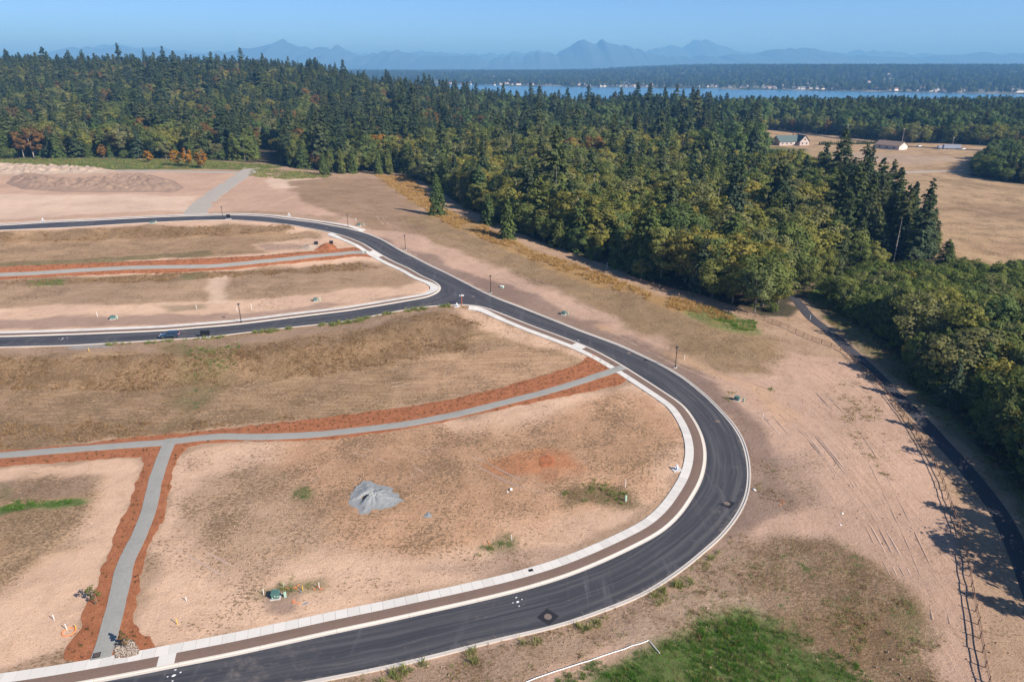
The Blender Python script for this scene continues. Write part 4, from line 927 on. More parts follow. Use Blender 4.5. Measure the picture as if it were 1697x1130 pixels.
def instancer(name, pts, rots, scls, idx, protos, label=None, kind='stuff'):
    """one object that carries many copies through geometry nodes"""
    col = bpy.data.collections.new(name+'_kinds')
    for n_, me in enumerate(protos): col.objects.link(bpy.data.objects.new('%s_%03d' % (name, n_), me))
    me = bpy.data.meshes.new(name); me.vertices.add(len(pts)); me.vertices.foreach_set('co', np.asarray(pts, np.float32).ravel())
    a = me.attributes.new('rot', 'FLOAT_VECTOR', 'POINT'); a.data.foreach_set('vector', np.asarray(rots, np.float32).ravel())
    a = me.attributes.new('scl', 'FLOAT_VECTOR', 'POINT'); a.data.foreach_set('vector', np.asarray(scls, np.float32).ravel())
    a = me.attributes.new('idx', 'INT', 'POINT'); a.data.foreach_set('value', np.asarray(idx, np.int32))
    g = bpy.data.node_groups.new(name+'_nodes', 'GeometryNodeTree')
    g.interface.new_socket('Geometry', in_out='INPUT', socket_type='NodeSocketGeometry'); g.interface.new_socket('Geometry', in_out='OUTPUT', socket_type='NodeSocketGeometry')
    N = g.nodes.new; gi = N('NodeGroupInput'); go = N('NodeGroupOutput'); ip = N('GeometryNodeInstanceOnPoints'); ci = N('GeometryNodeCollectionInfo')
    ci.inputs['Collection'].default_value = col; ci.inputs['Separate Children'].default_value = True; ci.inputs['Reset Children'].default_value = True
    def att(nm_, ty):
        q = N('GeometryNodeInputNamedAttribute'); q.data_type = ty; q.inputs['Name'].default_value = nm_; return q.outputs['Attribute']
    er = N('FunctionNodeEulerToRotation'); L = g.links.new
    L(gi.outputs[0], ip.inputs['Points']); L(ci.outputs[0], ip.inputs['Instance']); ip.inputs['Pick Instance'].default_value = True
    L(att('idx', 'INT'), ip.inputs['Instance Index']); L(att('rot', 'FLOAT_VECTOR'), er.inputs[0]); L(er.outputs[0], ip.inputs['Rotation']); L(att('scl', 'FLOAT_VECTOR'), ip.inputs['Scale'])
    L(ip.outputs[0], go.inputs[0])
    o = put(name, me, kind=kind, label=label); md = o.modifiers.new('spread', 'NODES'); md.node_group = g
    return o

def stuff_trees(name, sel, label):
    protos = []; ix = {}
    for k in SPEC:
        for v_ in range(len(SPEC[k])): ix[(k, v_)] = len(protos); protos.append(SPEC[k][v_][2])
    pts = []; rots = []; scl = []; idx = []
    for i in sel:
        k, v_, x, y, s_, _ = TREES[i]; q = s_*R.uniform(1.05, 1.42)*WID.get(k, 1); pts.append((x, y, TZ[i]-.1)); rots.append((0, 0, R.uniform(0, 6.28))); scl.append((q, q, s_)); idx.append(ix[(k, v_)])
    instancer(name, pts, rots, scl, idx, protos, label)
stuff_trees('woodland', [i for i in range(len(TREES)) if not indiv[i]], 'mass of firs and leafy trees filling the woods')
print('TREES', len(TREES), 'individual', int(indiv.sum()), cap)

# ------------------------------------------------------------------ wooded land across the bay
def far_shore():
    r = np.random.RandomState(77); n = 60000
    y = r.uniform(1700, 6800, n)**1.0; x = r.uniform(-.55, .95, n)*y
    shy = np.interp(x, SHORE[0], SHORE[1]); t = y-shy
    dens = np.where(t < 700, .20+.5*sm((fbm(x, y, 140, 3, 44)-.42)/.2), .35+.65*sm((fbm(x, y, 420, 3, 46)-.38)/.15))
    k = (t > 35) & (r.uniform(0, 1, n) < dens); x, y = x[k], y[k]; z = hgt(x, y); n = len(x)
    protos = [SPEC['fir'][0][2], SPEC['fir'][1][2], SPEC['alder'][0][2], SPEC['poplar'][0][2]]
    s_ = r.uniform(.55, 1.05, n); wide = s_*r.uniform(1.2, 1.9, n)
    instancer('far_shore_woods', np.c_[x, y, z-.5], np.c_[np.zeros((n, 2)), r.uniform(0, 6.28, n)], np.c_[wide, wide, s_], r.choice(4, n, p=[.34, .26, .2, .2]), protos, 'dark blue green woods covering the land across the bay')
    M_w = plain('far_wall_white', (.72, .70, .66)); M_t = plain('far_wall_tan', (.50, .43, .36)); M_rf = plain('far_roof', (.20, .19, .19)); M_rr = plain('far_roof_rust', (.30, .17, .12))
    hs = []
    for wm, rm in ((M_w, M_rf), (M_w, M_rr), (M_t, M_rf)):
        for (a, b, c) in ((14, 10, 5.5), (20, 11, 6), (34, 14, 6)):
            vv = [(-a/2, -b/2, -2), (a/2, -b/2, -2), (a/2, b/2, -2), (-a/2, b/2, -2), (-a/2, -b/2, c), (a/2, -b/2, c), (a/2, b/2, c), (-a/2, b/2, c), (-a/2, 0, c+b*.3), (a/2, 0, c+b*.3),
                  (-a/2-.5, -b/2-.6, c-.2), (a/2+.5, -b/2-.6, c-.2), (a/2+.5, 0, c+b*.3+.25), (-a/2-.5, 0, c+b*.3+.25), (a/2+.5, b/2+.6, c-.2), (-a/2-.5, b/2+.6, c-.2)]
            ff = [(0, 1, 5, 4), (1, 2, 6, 9, 5), (2, 3, 7, 6), (3, 0, 4, 8, 7), (10, 11, 12, 13), (13, 12, 14, 15)]
            hs.append(mesh('far_house', vv, ff, [wm, rm], False, [0, 0, 0, 0, 1, 1]))
    m = 0
    while m < 240:
        px = r.uniform(730, 1697); shx = (px-PW/2)/FOC
        row = r.choice([0, 1, 2], p=[.45, .33, .22]); d0 = np.interp(shx*2400/.93, SHORE[0], SHORE[1])
        tt = [r.uniform(28, 75), r.uniform(75, 450), r.uniform(450, 1300)][row]; yy = d0+tt; xx = shx*yy/.925*1.0
        if row == 0 and fbm(xx, yy, 160, 2, 50) < .42: continue
        zz = float(hgt(xx, yy)); s_ = r.uniform(.5, .95)
        o = put('shore_house', hs[r.randint(9)], None, (xx, yy, zz), r.uniform(-.5, .5), None, ['small pale house on the waterline across the bay', 'pale house among the trees behind the far shore', 'lone pale building high on the wooded far hills'][row], 'house', ['houses along the far waterline', 'houses behind the far shore', 'buildings on the far hills'][row])
        o.scale = (s_, s_, s_); m += 1
far_shore()

# ------------------------------------------------------------------ street furniture
M_bronze = plain('lamp_bronze', (.035, .030, .028), .5, .3); M_glass = plain('lamp_glass', (.25, .25, .24), .3)
M_pad = plain('pad_concrete', (.52, .49, .45), .9); M_tgreen = plain('transformer_green', (.075, .16, .135), .5, 0, .1); M_pgreen = plain('pedestal_green', (.36, .52, .40), .5)
M_white = plain('white_paint', (.78, .78, .76), .5, 0, .05); M_yellow = plain('yellow_stake', (.72, .48, .05), .6); M_orange_p = plain('orange_plastic', (.75, .22, .07), .5)
M_black = plain('black_metal', (.014, .014, .018), .45); M_wood = plain('fence_wood', (.26, .165, .11), .85, 0, .3, 4); M_redpost = plain('red_post', (.55, .12, .05), .6)
M_blue = plain('hydrant_blue', (.12, .25, .45), .5); M_iron = plain('cast_iron', (.20, .155, .125), .7, .2, .25, 8); M_patch = asphalt_mat('fresh_asphalt', (.018, .018, .021), .1)

def proto_lamp():
    p = {}
    p['base'] = MB().box((0, 0, .06), (.75, .75, .42)).lathe((0, 0, .27), [(.19, 0), (.19, .06), (.15, .1), (.12, .5), (.10, .55)], 10).me('lamp_base', M_bronze)
    p['footing'] = MB().box((0, 0, -.1), (.8, .8, .36)).me('footing', M_pad)
    p['pole'] = MB().lathe((0, 0, .3), [(.095, 0), (.085, 2), (.075, 4.3), (.09, 4.32), (.09, 4.4)], 10).me('pole', M_bronze, True)
    p['lamp_head'] = MB().lathe((0, 0, 4.7), [(.08, 0), (.20, .06), (.24, .10)], 12).lathe((0, 0, 5.08), [(.36, 0), (.34, .05), (.20, .13), (.06, .18), (.03, .26)], 12).me('lamp_head', M_bronze)
    p['lamp_shade'] = MB().lathe((0, 0, 4.8), [(.22, 0), (.29, .14), (.30, .28)], 12).me('lamp_shade', M_glass, True)
    return p
LP = proto_lamp()
for px, py, lab in ((370, 364.5, 'dark street lamp on the far street beside the black mailbox cluster'), (400, 535, 'dark street lamp on the side street sidewalk, its shadow on bare soil'), (577, 378, 'dark street lamp at the end of the far sidewalk'), (672, 414, 'dark street lamp by yellow weeds on the outer curb'), (813, 485.5, 'dark street lamp opposite the road junction'), (1119, 609, 'nearest dark street lamp, outside the bend, shadow on the asphalt')):
    p = Gt(px, py); o = thing('street_lamp', lab, 'street lamp', p, 0, 'street lamps along the new roads')
    for k in ('footing', 'pole', 'lamp_head', 'lamp_shade'): put(k, LP[k], o)
    b = put('base', MB().lathe((0, 0, .1), [(.17, 0), (.17, .25), (.12, .45), (.10, .55)], 10).me('lamp_base', M_bronze), o)

TB = {'pad': MB().box((.05, -.05, .0), (1.35, 1.3, .22), 0, .02).me('pad', M_pad), 'cabinet': MB().box((0, 0, .45), (1.0, .95, .72), 0, .05).me('cabinet', M_tgreen), 'lid': MB().box((0, -.02, .84), (1.06, 1.02, .07), 0, .03).me('lid', M_tgreen),
      'door': MB().box((0, -.49, .42), (.86, .03, .5)).me('door', M_tgreen), 'sticker': MB().box((0, 0, 0), (.13, .012, .10)).me('sticker', M_white)}
PB = {'post': MB().box((0, 0, .35), (.30, .22, 1.0), 0, .02).me('post', M_pgreen), 'cap': MB().box((0, 0, .88), (.34, .26, .08), 0, .03).me('cap', M_pgreen)}
for (px, py, rz), ped, lab in (((457, 989, .15), (473, 990), 'on the front lot above the sidewalk, white stickers on its door'), ((1221, 663, -.6), (1232, 666), 'among weeds outside the bend'), ((934, 521, -.4), (941, 521.5), 'on the dark verge past the junction'), ((187, 528.5, .2), (194.5, 528), 'on bare soil at the left of the side street'), ((523, 499, .2), (530.5, 498.5), 'on bare soil near the corner lot'), ((595, 374, -.2), (603, 374), 'beside the end of the far sidewalk'), ((252, 370.5, .1), (259, 370), 'on the near edge of the far street')):
    p = Gt(px, py); o = thing('transformer_box', 'green electrical transformer box '+lab, 'utility box', p, rz, 'green transformer boxes')
    for k in ('pad', 'cabinet', 'lid'): put(k, TB[k], o)
    d = put('door', TB['door'], o)
    for sx, sz in ((-.3, .28), (.05, .56), (.36, .5)): put('sticker', TB['sticker'], d, (sx, -.512, sz))
    p = Gt(*ped); o = thing('cable_pedestal', 'pale cable pedestal beside the box '+lab.split(',')[0], 'utility post', p, rz, 'pale green cable pedestals')
    for k in PB: put(k, PB[k], o)
p = Gt(1037, 829); o = thing('cable_pedestal', 'lone pale green pedestal in dry weeds inside the bend', 'utility post', p, .2, 'pale green cable pedestals')
for k in PB: put(k, PB[k], o)
p = Gt(832, 476.5); o = thing('meter_box', 'pale utility box lid by the street lamp opposite the junction', 'utility box', p, -.4)
MB().box((0, 0, .2), (1.0, .8, .5), 0, .05).build('cabinet', M_pgreen, o); MB().box((0, 0, .48), (1.06, .86, .06), 0, .02).build('lid', M_white, o)

HY = {'pad': MB().box((0, 0, .02), (1.3, 1.1, .14)).me('pad', M_pad), 'barrel': MB().lathe((0, 0, .05), [(.20, 0), (.20, .05), (.13, .08), (.13, .45), (.16, .48)], 12).me('barrel', M_blue, True), 'bonnet': MB().lathe((0, 0, .53), [(.17, 0), (.17, .08), (.15, .17), (.08, .26), (.04, .28), (.04, .34)], 12).me('bonnet', M_white, True),
      'outlet': MB().tube([(-.3, 0, .4), (-.22, 0, .4), (.22, 0, .4), (.3, 0, .4)], .075, 8).tube([(0, 0, .4), (0, -.27, .4)], .09, 8).me('outlet', M_white)}
for px, py, lab in ((757, 508, 'white and blue fire hydrant at the junction, beside the street sign'), (1121, 778, 'white and blue fire hydrant inside the big bend, on a concrete pad'), (71, 366, 'tiny white fire hydrant on the far street at left'), (479, 357.5, 'tiny white fire hydrant right of the gravel track')):
    o = thing('fire_hydrant', lab, 'fire hydrant', Gt(px, py), .3, 'fire hydrants', 1.25)
    for k in HY: put(k, HY[k], o)

def mailbox(px, py, rz, n, lab):
    o = thing('mailbox_cluster', lab, 'mailboxes', Gt(px, py), rz, 'mailbox clusters'); put('pad', MB().box((0, -.2, .05), (n*.75+.5, 1.5, .14)).me('pad', M_pad), o)
    for k in range(n):
        x = (k-(n-1)/2)*.72; MB().lathe((x, 0, .1), [(.16, 0), (.16, .04), (.08, .06), (.08, .75)], 8).build('pedestal', M_black, o)
        b = MB().box((x, 0, 1.22), (.68, .5, .95), 0, .02).build('cabinet', M_black, o); MB().box((x, 0, 1.73), (.72, .56, .07), 0, .03).build('cap', M_black, b)
        for r_ in range(4): MB().box((x-.16, -.258, .88+r_*.21), (.28, .015, .17)).build('door', M_black, b); MB().box((x+.16, -.258, .88+r_*.21), (.28, .015, .17)).build('door', M_black, b)
mailbox(341, 559, .14, 3, 'black mailbox cluster of three on the side street curb, right of the car'); mailbox(379, 363.2, .05, 2, 'black mailbox cluster beside the street lamp on the far street')

o = thing('street_sign', 'street sign with white name blades on a red post at the junction', 'street sign', Gt(765.5, 506), .2)
MB().lathe((0, 0, -.1), [(.07, 0), (.07, 2.75)], 8).build('post', M_redpost, o); MB().box((0, 0, 2.85), (1.3, .06, .26)).build('blade', M_white, o); MB().box((0, 0, 3.12), (.06, 1.1, .24)).build('blade', M_white, o)

# manhole covers and survey marks on the asphalt
for px, py, sq, lab in ((908, 1021.5, 1, 'rusty manhole cover in a dark square asphalt patch, nearest one'), (1204.5, 834, 1, 'manhole cover in the bend near the outer curb'), (784, 491.5, 0, 'manhole cover in the junction'), (1042, 585, 0, 'manhole cover on the straight above the bend'), (1189, 698, 0, 'manhole cover at the top of the bend'), (541, 378.5, 0, 'manhole cover on the far curve of the road')):
    p = Gt(px, py); o = thing('manhole_cover', lab, 'manhole', (p.x, p.y, p.z), .6, 'manhole covers')
    if sq: MB().box((0, 0, -.02), (2.1, 2.0, .048), .25).build('asphalt_patch', M_patch, o)
    MB().lathe((0, 0, -.03), [(.50, 0), (.50, .065), (.44, .066)], 20).build('frame', M_iron, o); MB().lathe((0, 0, -.02), [(.42, 0), (.42, .062)], 20).build('lid', M_iron, o)
for px, py, s_, lab in ((858, 997, 1.0, 'white survey target of five splashes on the asphalt, right of centre'), (288, 1119, 1.0, 'white survey target painted on the asphalt at the bottom left'), (958, 564, 1.1, 'white survey target on the road above the bend'), (104, 561, 1.3, 'white paint marks on the side street at left')):
    p = Gt(px, py); o = thing('survey_mark', lab, 'paint mark', (p.x, p.y, p.z+.006), .4, 'white survey marks', s_)
    for dx, dy, r_ in ((0, 0, .19), (.7, .2, .10), (-.65, .1, .09), (.15, .8, .11), (-.1, -.75, .10)):
        n_ = 11; vv = [(dx+r_*1.35*math.cos(a*6.283/n_)*R.uniform(.6, 1.15), dy+r_*.9*math.sin(a*6.283/n_)*R.uniform(.6, 1.15), .008+R.uniform(0, .002)) for a in range(n_)]
        put('splash', mesh('splash', vv, [tuple(range(n_))], [M_white]), o)

# stakes, pipes and small site litter
def stake(px, py, h_, r_, mat, lab, name='marker_stake', tilt=.05):
    p = Gt(px, py); o = MB().tube([(0, 0, -.2), (0, 0, h_)], r_, 6).tube([(0, 0, h_-.01), (0, 0, h_+.04)], r_*1.15, 6).build(name, mat, None, loc=p, label=lab, cat='stake'); o.rotation_euler = (R.uniform(-tilt, tilt), R.uniform(-tilt, tilt), 0); return o
for px, py, h_, m_, lab in ((90, 1027, .9, M_white, 'white pipe stake on bare soil, bottom left'), (111, 1043, .9, M_white, 'white pipe stake behind the orange hose ring'), (126, 1041, .5, M_yellow, 'short yellow stake beside the orange hose ring'), (309, 995, .6, M_white, 'white stub in a small weed right of the lower gravel trail'), (294, 1034, .9, M_yellow, 'yellow stake right of the cobble bed'), (437, 985, .9, M_white, 'white stake left of the nearest transformer box'), (502, 979, .9, M_yellow, 'yellow stake in weeds right of the nearest transformer'), (499, 983, .5, M_blue, 'blue stub beside the yellow stake'), (529, 975, 1.0, M_white, 'white stake amid orange tags right of the transformer'), (470, 972, .7, M_pgreen, 'green stake in weeds behind the transformer'),
                            (1036, 808, 1.6, M_white, 'tall white pipe behind the lone pedestal inside the bend'), (848, 895, 1.0, M_white, 'white stake at the right of the olive weed patch'), (162, 525, 1.2, M_white, 'white stake left of the leftmost transformer box'), (393, 516, 1.2, M_white, 'white stake left of the side street lamp'), (417, 512, 1.4, M_white, 'white stake right of the side street lamp'), (326, 512, 1.1, M_white, 'white stake on the bare lot left of the lamp'), (148, 583, .9, M_yellow, 'yellow stub on the grey gravel patch by the side street'), (590, 367, 1.3, M_white, 'white stake behind the far sidewalk end'), (1134, 596, 1.2, M_white, 'white stake right of the nearest street lamp'), (1264, 694, 1.0, M_white, 'white stake on dark soil right of the bend'), (1006, 445, 2.0, M_white, 'pale post at the edge of the wood'), (1523, 604, 1.6, M_white, 'pale sign post in the thicket shade'), (1342, 530, 1.3, M_white, 'pale bollard post where the path leaves the wood'), (1483, 655, 1.2, M_wood, 'wooden post beside the paved path'), (610, 420, 1.0, M_white, 'white post where the upper trail meets the sidewalk'), (602, 421, 1.0, M_white, 'white post left of the upper trail end'), (1603, 895, 1.3, M_wood, 'leaning wooden stake behind the fence')):
    stake(px, py, h_, .045 if py > 600 else .055, m_, lab)
p = Gt(114, 1047); o = thing('hose_ring', 'orange plastic hose lying in a ring on bare soil', 'hose', p, 0)
MB().tube([(math.cos(a*.5236)*.75, math.sin(a*.5236)*.7, .07+.02*math.sin(a*2)) for a in range(13)], .07, 6).build('hose', M_orange_p, o)
for px, py, lab in ((485, 974, 'orange tag strip in weeds near the yellow stake'), (526, 976, 'crumpled orange fencing by the white stake'), (494, 997, 'orange scrap on soil below the yellow stake'), (1298, 834, 'orange scrap and straw clump right of the bend'), (806, 902, 'orange scrap in the olive weed patch'), (985, 589, 'orange mesh at the tip of the mulch bed')):
    p = Gt(px, py); m_ = MB()
    for _ in range(4):
        a = R.uniform(0, 6.28); c_ = Vector((R.uniform(-.5, .5), R.uniform(-.4, .4), .05)); m_.tube([c_, c_+Vector((math.cos(a)*.3, math.sin(a)*.3, R.uniform(.08, .3))), c_+Vector((math.cos(a)*.55, math.sin(a)*.55, .06))], .035, 5)
    m_.build('orange_scrap', M_orange_p, None, loc=p, label=lab, cat='debris', group='orange site scraps')
for px, py, s_, lab in ((847, 811, .5, 'larger white scrap right of the gravel pile'), (841, 815, .28, 'smaller white scrap right of the gravel pile'), (1250, 812, .45, 'white slab scrap outside the bend'), (1393, 870, .3, 'small pale stone on the tan dirt at right'), (1396, 851, .35, 'pale stone above another on the tan dirt at right')):
    p = Gt(px, py); MB().box((0, 0, s_*.2), (s_*1.1, s_*.8, s_*.4), R.uniform(0, 3), .05).build('white_scrap', M_white, None, loc=p, label=lab, cat='debris', group='white scraps on the soil')
a_, b_, c_ = Gt(840, 1142), Gt(1075, 1063), Gt(1093, 1084)
pts = [a_.lerp(b_, t/16) for t in range(17)]+[b_.lerp(c_, t/4) for t in range(1, 5)]
pts = [Vector((p.x+R.uniform(-.04, .04), p.y+R.uniform(-.06, .06), float(hgt(p.x, p.y))+.20+R.uniform(-.03, .04))) for p in pts]
MB().tube(pts, .055, 6).build('white_pipe', M_white, None, label='long white pipe lying bent at a corner beside the green grass', cat='pipe')
p = Gt(161, 1087); o = thing('drain_grate', 'black square drain grate at the foot of the gravel trail', 'drain', (p.x, p.y, p.z+.2), .3); MB().box((0, 0, 0), (.75, .75, .08)).build('frame', M_black, o)
for k in range(5): MB().box(((k-2)*.13, 0, .05), (.05, .66, .03)).build('bar', M_iron, o)
p = Gt(319.5+560*0+560, 945.5); o = thing('meter_hatch', 'small black meter lid behind the sidewalk', 'utility lid', p, .3); MB().box((0, 0, .06), (.7, .5, .14), 0, .02).build('lid', M_black, o)

# split rail fence
def fence():
    o_ = curve([(1040, 462), (1090, 477), (1127, 487), (1160, 494), (1214, 514), (1278, 534), (1342, 562), (1396, 582.5), (1413, 599), (1440, 622.5), (1463, 646), (1484, 673), (1507, 703.5), (1537, 750), (1557, 790), (1574, 837), (1594, 891), (1604.6, 938), (1611, 985), (1620, 1029), (1628, 1080), (1636, 1122), (1650, 1190)], .5, 1.5)
    q = resamp(o_, 2.45); root = thing('split_rail_fence', 'brown wooden split rail fence running beside the paved path', 'fence', (q[0][0], q[0][1], 0)); off = Vector((q[0][0], q[0][1], 0))
    P_ = [Vector((x, y, float(hgt(x, y)))) for x, y in q]
    post = MB().box((0, 0, .45), (.14, .13, 1.5), 0, .02, .92).me('post', M_wood); rail = MB().box((0, 0, 0), (1, .07, .10), 0, .0).me('rail', M_wood)
    for k, p in enumerate(P_):
        c = put('post', post, root, p-off, R.uniform(0, 3)); c.rotation_euler[0] = R.uniform(-.05, .05); c.scale[2] = R.uniform(.92, 1.08)
        if k < len(P_)-1:
            for h_ in (.45, .95):
                a = p+Vector((0, 0, h_+R.uniform(-.05, .05))); b = P_[k+1]+Vector((0, 0, h_+R.uniform(-.05, .05))); d = b-a
                c = put('rail', rail, root, (a+b)/2-off); c.scale = (d.length*1.04, 1, 1); c.rotation_euler = (R.uniform(-.2, .2), -math.asin(d.z/d.length), math.atan2(d.y, d.x))
fence()

# ------------------------------------------------------------------ piles and mounds
def mound(name, lab, cat, pts, h_, wd, mat, step=.5, rough=.12, rad=0, rseed=1, group=None, extra=None, edge=.3):
    poly = outline(pts, min(step*1.3, .6), edge, rseed); cx, cy = poly.mean(0)
    def crown(x, y):
        d = pip(x, y, poly); a = np.arctan2(y-cy, x-cx); z = h_*sm(np.clip(d, 0, None)/wd*.9)**.9
        z = z*(1+rad*np.sin(a*11+rseed+np.sin(a*4))*.5+(fbm(x, y, 1.8, 3, rseed)-.5)*rough*3)
        z = z+(fbm(x, y, .55, 3, rseed+4)-.5)*.16*h_*sm(d/.8)
        return np.maximum(z+(extra(x-cx, y-cy, d) if extra else 0), np.where(d > .1, .02, 0))
    v, f = area(poly, step, .03, .4, crown=crown); v = np.array(v)-np.array([cx, cy, 0])
    put(name, mesh(name, v, f, [mat], mat is not M_gravel), None, (cx, cy, 0), 0, None, lab, cat, group)
def scoop(x, y, d):
    u, v = (x+1.3)*.80+(y-.1)*-.6, (y-.1)*.80+(x+1.3)*.6
    return -.95*np.exp(-(u/.55)**2-(v/1.5)**2)+.30*np.exp(-((u-1.0)/.45)**2-(v/1.3)**2)
mound('gravel_pile', 'grey gravel pile with a scooped hollow on the front lot', 'gravel pile', [(576, 829), (583, 817), (594, 805), (600, 797), (612, 797), (622, 801), (636, 805), (652, 810), (662, 818), (672, 829), (660, 835), (645, 842), (628, 844), (615, 844), (612, 851), (600, 854), (592, 849), (590, 843), (580, 838)], 1.0, 4.6, M_gravel, .22, .08, .30, 4, None, scoop, .6)
mound('gravel_pile', 'small leftover heap of grey gravel right of the big pile', 'gravel pile', [(699, 857), (705, 851), (711, 846), (714, 850), (719, 856), (710, 859)], .35, 1, M_gravel, .3, .2, 0, 5)
mound('grey_patch', 'flat grey gravel spill below the nearest transformer box', 'gravel', [(480, 1000), (494, 998), (512, 996), (514, 1001), (496, 1005), (482, 1006)], .08, 1, M_gravel, .35, .2, 0, 6)
M_redsoil = grain('red_soil', (.34, .125, .055), 3, .3, .7); M_soil = grain('dug_soil', (.29, .20, .145), 1.5, .25, .8, 0, .5); M_pale = grain('pale_spoil', (.40, .305, .23), 1.5, .2, .8)
mound('red_soil_heap', 'low ring of red soil around a dark hole on the front lot', 'soil heap', [(892, 768), (896, 758), (906, 754), (918, 757), (921, 766), (914, 774), (900, 775)], .28, 1.0, M_redsoil, .25, .6, 0, 7, None, lambda x, y, d: -1.2*np.exp(-(x**2+(y*.8)**2)/.30), .4)
mound('mulch_heap', 'orange brown bark heap beside the upper trail', 'bark heap', [(520, 415), (532, 406), (543, 402.5), (552, 404), (560, 413), (545, 417)], 1.9, 4, M_mulch, .6, .15, 0, 8)
mound('gravel_pile', 'pale gravel pile left of the orange bark heap', 'gravel pile', [(496, 412), (505, 406), (518, 404), (528, 406), (524, 413), (510, 415)], 1.0, 3.2, M_pale, .6, .1, 0, 9)
mound('soil_berm', 'long berm of dug brown soil on the far left lot', 'soil mound', [(10, 304), (22, 292), (60, 287), (100, 296), (150, 298), (200, 292), (250, 290), (290, 300), (305, 312), (290, 319), (200, 319), (100, 318), (35, 313)], 1.7, 8, M_soil, 1.2, .8, 0, 10)
mound('soil_mound', 'darker soil hump at the left end of the long berm', 'soil mound', [(22, 304), (40, 292), (64, 290), (76, 300), (60, 306)], 1.9, 6, M_soil, 1.2, .5, 0, 12)
mound('spoil_ridge', 'pale ridge of lumpy spoil before the wood at far left', 'soil mound', [(-60, 290), (-50, 274), (0, 272), (60, 275), (130, 277), (185, 281), (180, 288), (100, 289), (0, 290)], 1.5, 7, M_pale, 1.2, 1.0, 0, 14)
for px, py, lab in ((524, 405.5, 'black bin between the pale gravel pile and the bark heap'), (549, 404.5, 'black bin behind the orange bark heap')):
    o = thing('site_bin', lab, 'bin', Gt(px, py), .4, 'black site bins'); MB().box((0, 0, .5), (1.2, .8, 1.0), 0, .05, 1.06).build('tub', M_black, o); MB().box((0, 0, 1.05), (1.35, .95, .1), 0, .04).build('lid', M_black, o)

# saplings and cobble bed
def sapling(px, py, h_, mat, lab, seed):
    (tv, tf), (cv, cf) = broadleaf(seed, h_, h_*.30, 12, 26, .35, .11, .6, .8, .1); o = thing('sapling', lab, 'sapling', Gt(px, py), 0, 'newly planted saplings')
    put('trunk', mesh('trunk', tv, tf, [M_bark]), o); put('crown', mesh('crown', cv, cf, [mat]), o); MB().tube([(.25, .1, -.2), (.25, .1, 1.5)], .04, 5).build('support_stake', M_wood, o)
sapling(158, 1002, 2.9, M_shrub, 'leafy young sapling in mulch left of the lower trail', 901); sapling(208, 1073, 2.4, M_rust, 'thin young sapling standing in the round cobble bed', 902)
COB = outline([(190, 1092), (189, 1075), (195, 1062), (208, 1057), (221, 1062), (230, 1074), (231, 1085), (210, 1090)], .4, .1, 3)
v, f = area(COB, .4, .13, .3); put('cobble_bed', mesh('cobble_bed', v, f, [M_strip]), kind='structure')
xs, ys, _ = scatter(COB, .20, 33, .08)
stone = []
for k in range(4):
    bm = bmesh.new(); bmesh.ops.create_icosphere(bm, subdivisions=1, radius=1)
    for v_ in bm.verts: v_.co *= R.uniform(.75, 1.15)
    me = bpy.data.meshes.new('stone'); bm.to_mesh(me); bm.free(); me.materials.append(grain('cobble_%d' % k, [(.40, .34, .28), (.33, .29, .25), (.44, .38, .32), (.32, .25, .19)][k], 6, .15)); stone.append(me)
k_ = len(xs); instancer('cobbles', np.c_[xs, ys, hgt(xs, ys)+.15], NR.uniform(0, 6, (k_, 3)), np.c_[NR.uniform(.08, .15, (k_, 2)), NR.uniform(.05, .09, k_)], NR.randint(0, 4, k_), stone, 'pale river cobbles heaped in a round bed')
xs, ys = NR.uniform(-70, 90, 9000), NR.uniform(50, 260, 9000)
keep = (np.minimum.reduce([-pip(xs, ys, ASPH), -pip(xs, ys, MULCH1), -pip(xs, ys, np.vstack([SW_S, offs(SW_S, 3.9)[::-1]])), -pip(xs, ys, np.vstack([SW_N, offs(SW_N, 3.9)[::-1]]))]) > .6) & (fbm(xs, ys, 14, 3, 5) > .46); xs, ys = xs[keep], ys[keep]; k_ = len(xs)
clod = [mesh('clod', [tuple(v.co) for v in stone[0].vertices], [tuple(p.vertices) for p in stone[0].polygons], [grain('soil_clod', (.36, .25, .18), 4, .2)])]
instancer('soil_clods', np.c_[xs, ys, hgt(xs, ys)+.02], NR.uniform(0, 6, (k_, 3)), NR.uniform(.05, .17, (k_, 1))*np.array([[1, 1, .7]]), np.zeros(k_, int), clod, 'loose clods and stones strewn over the bare soil')

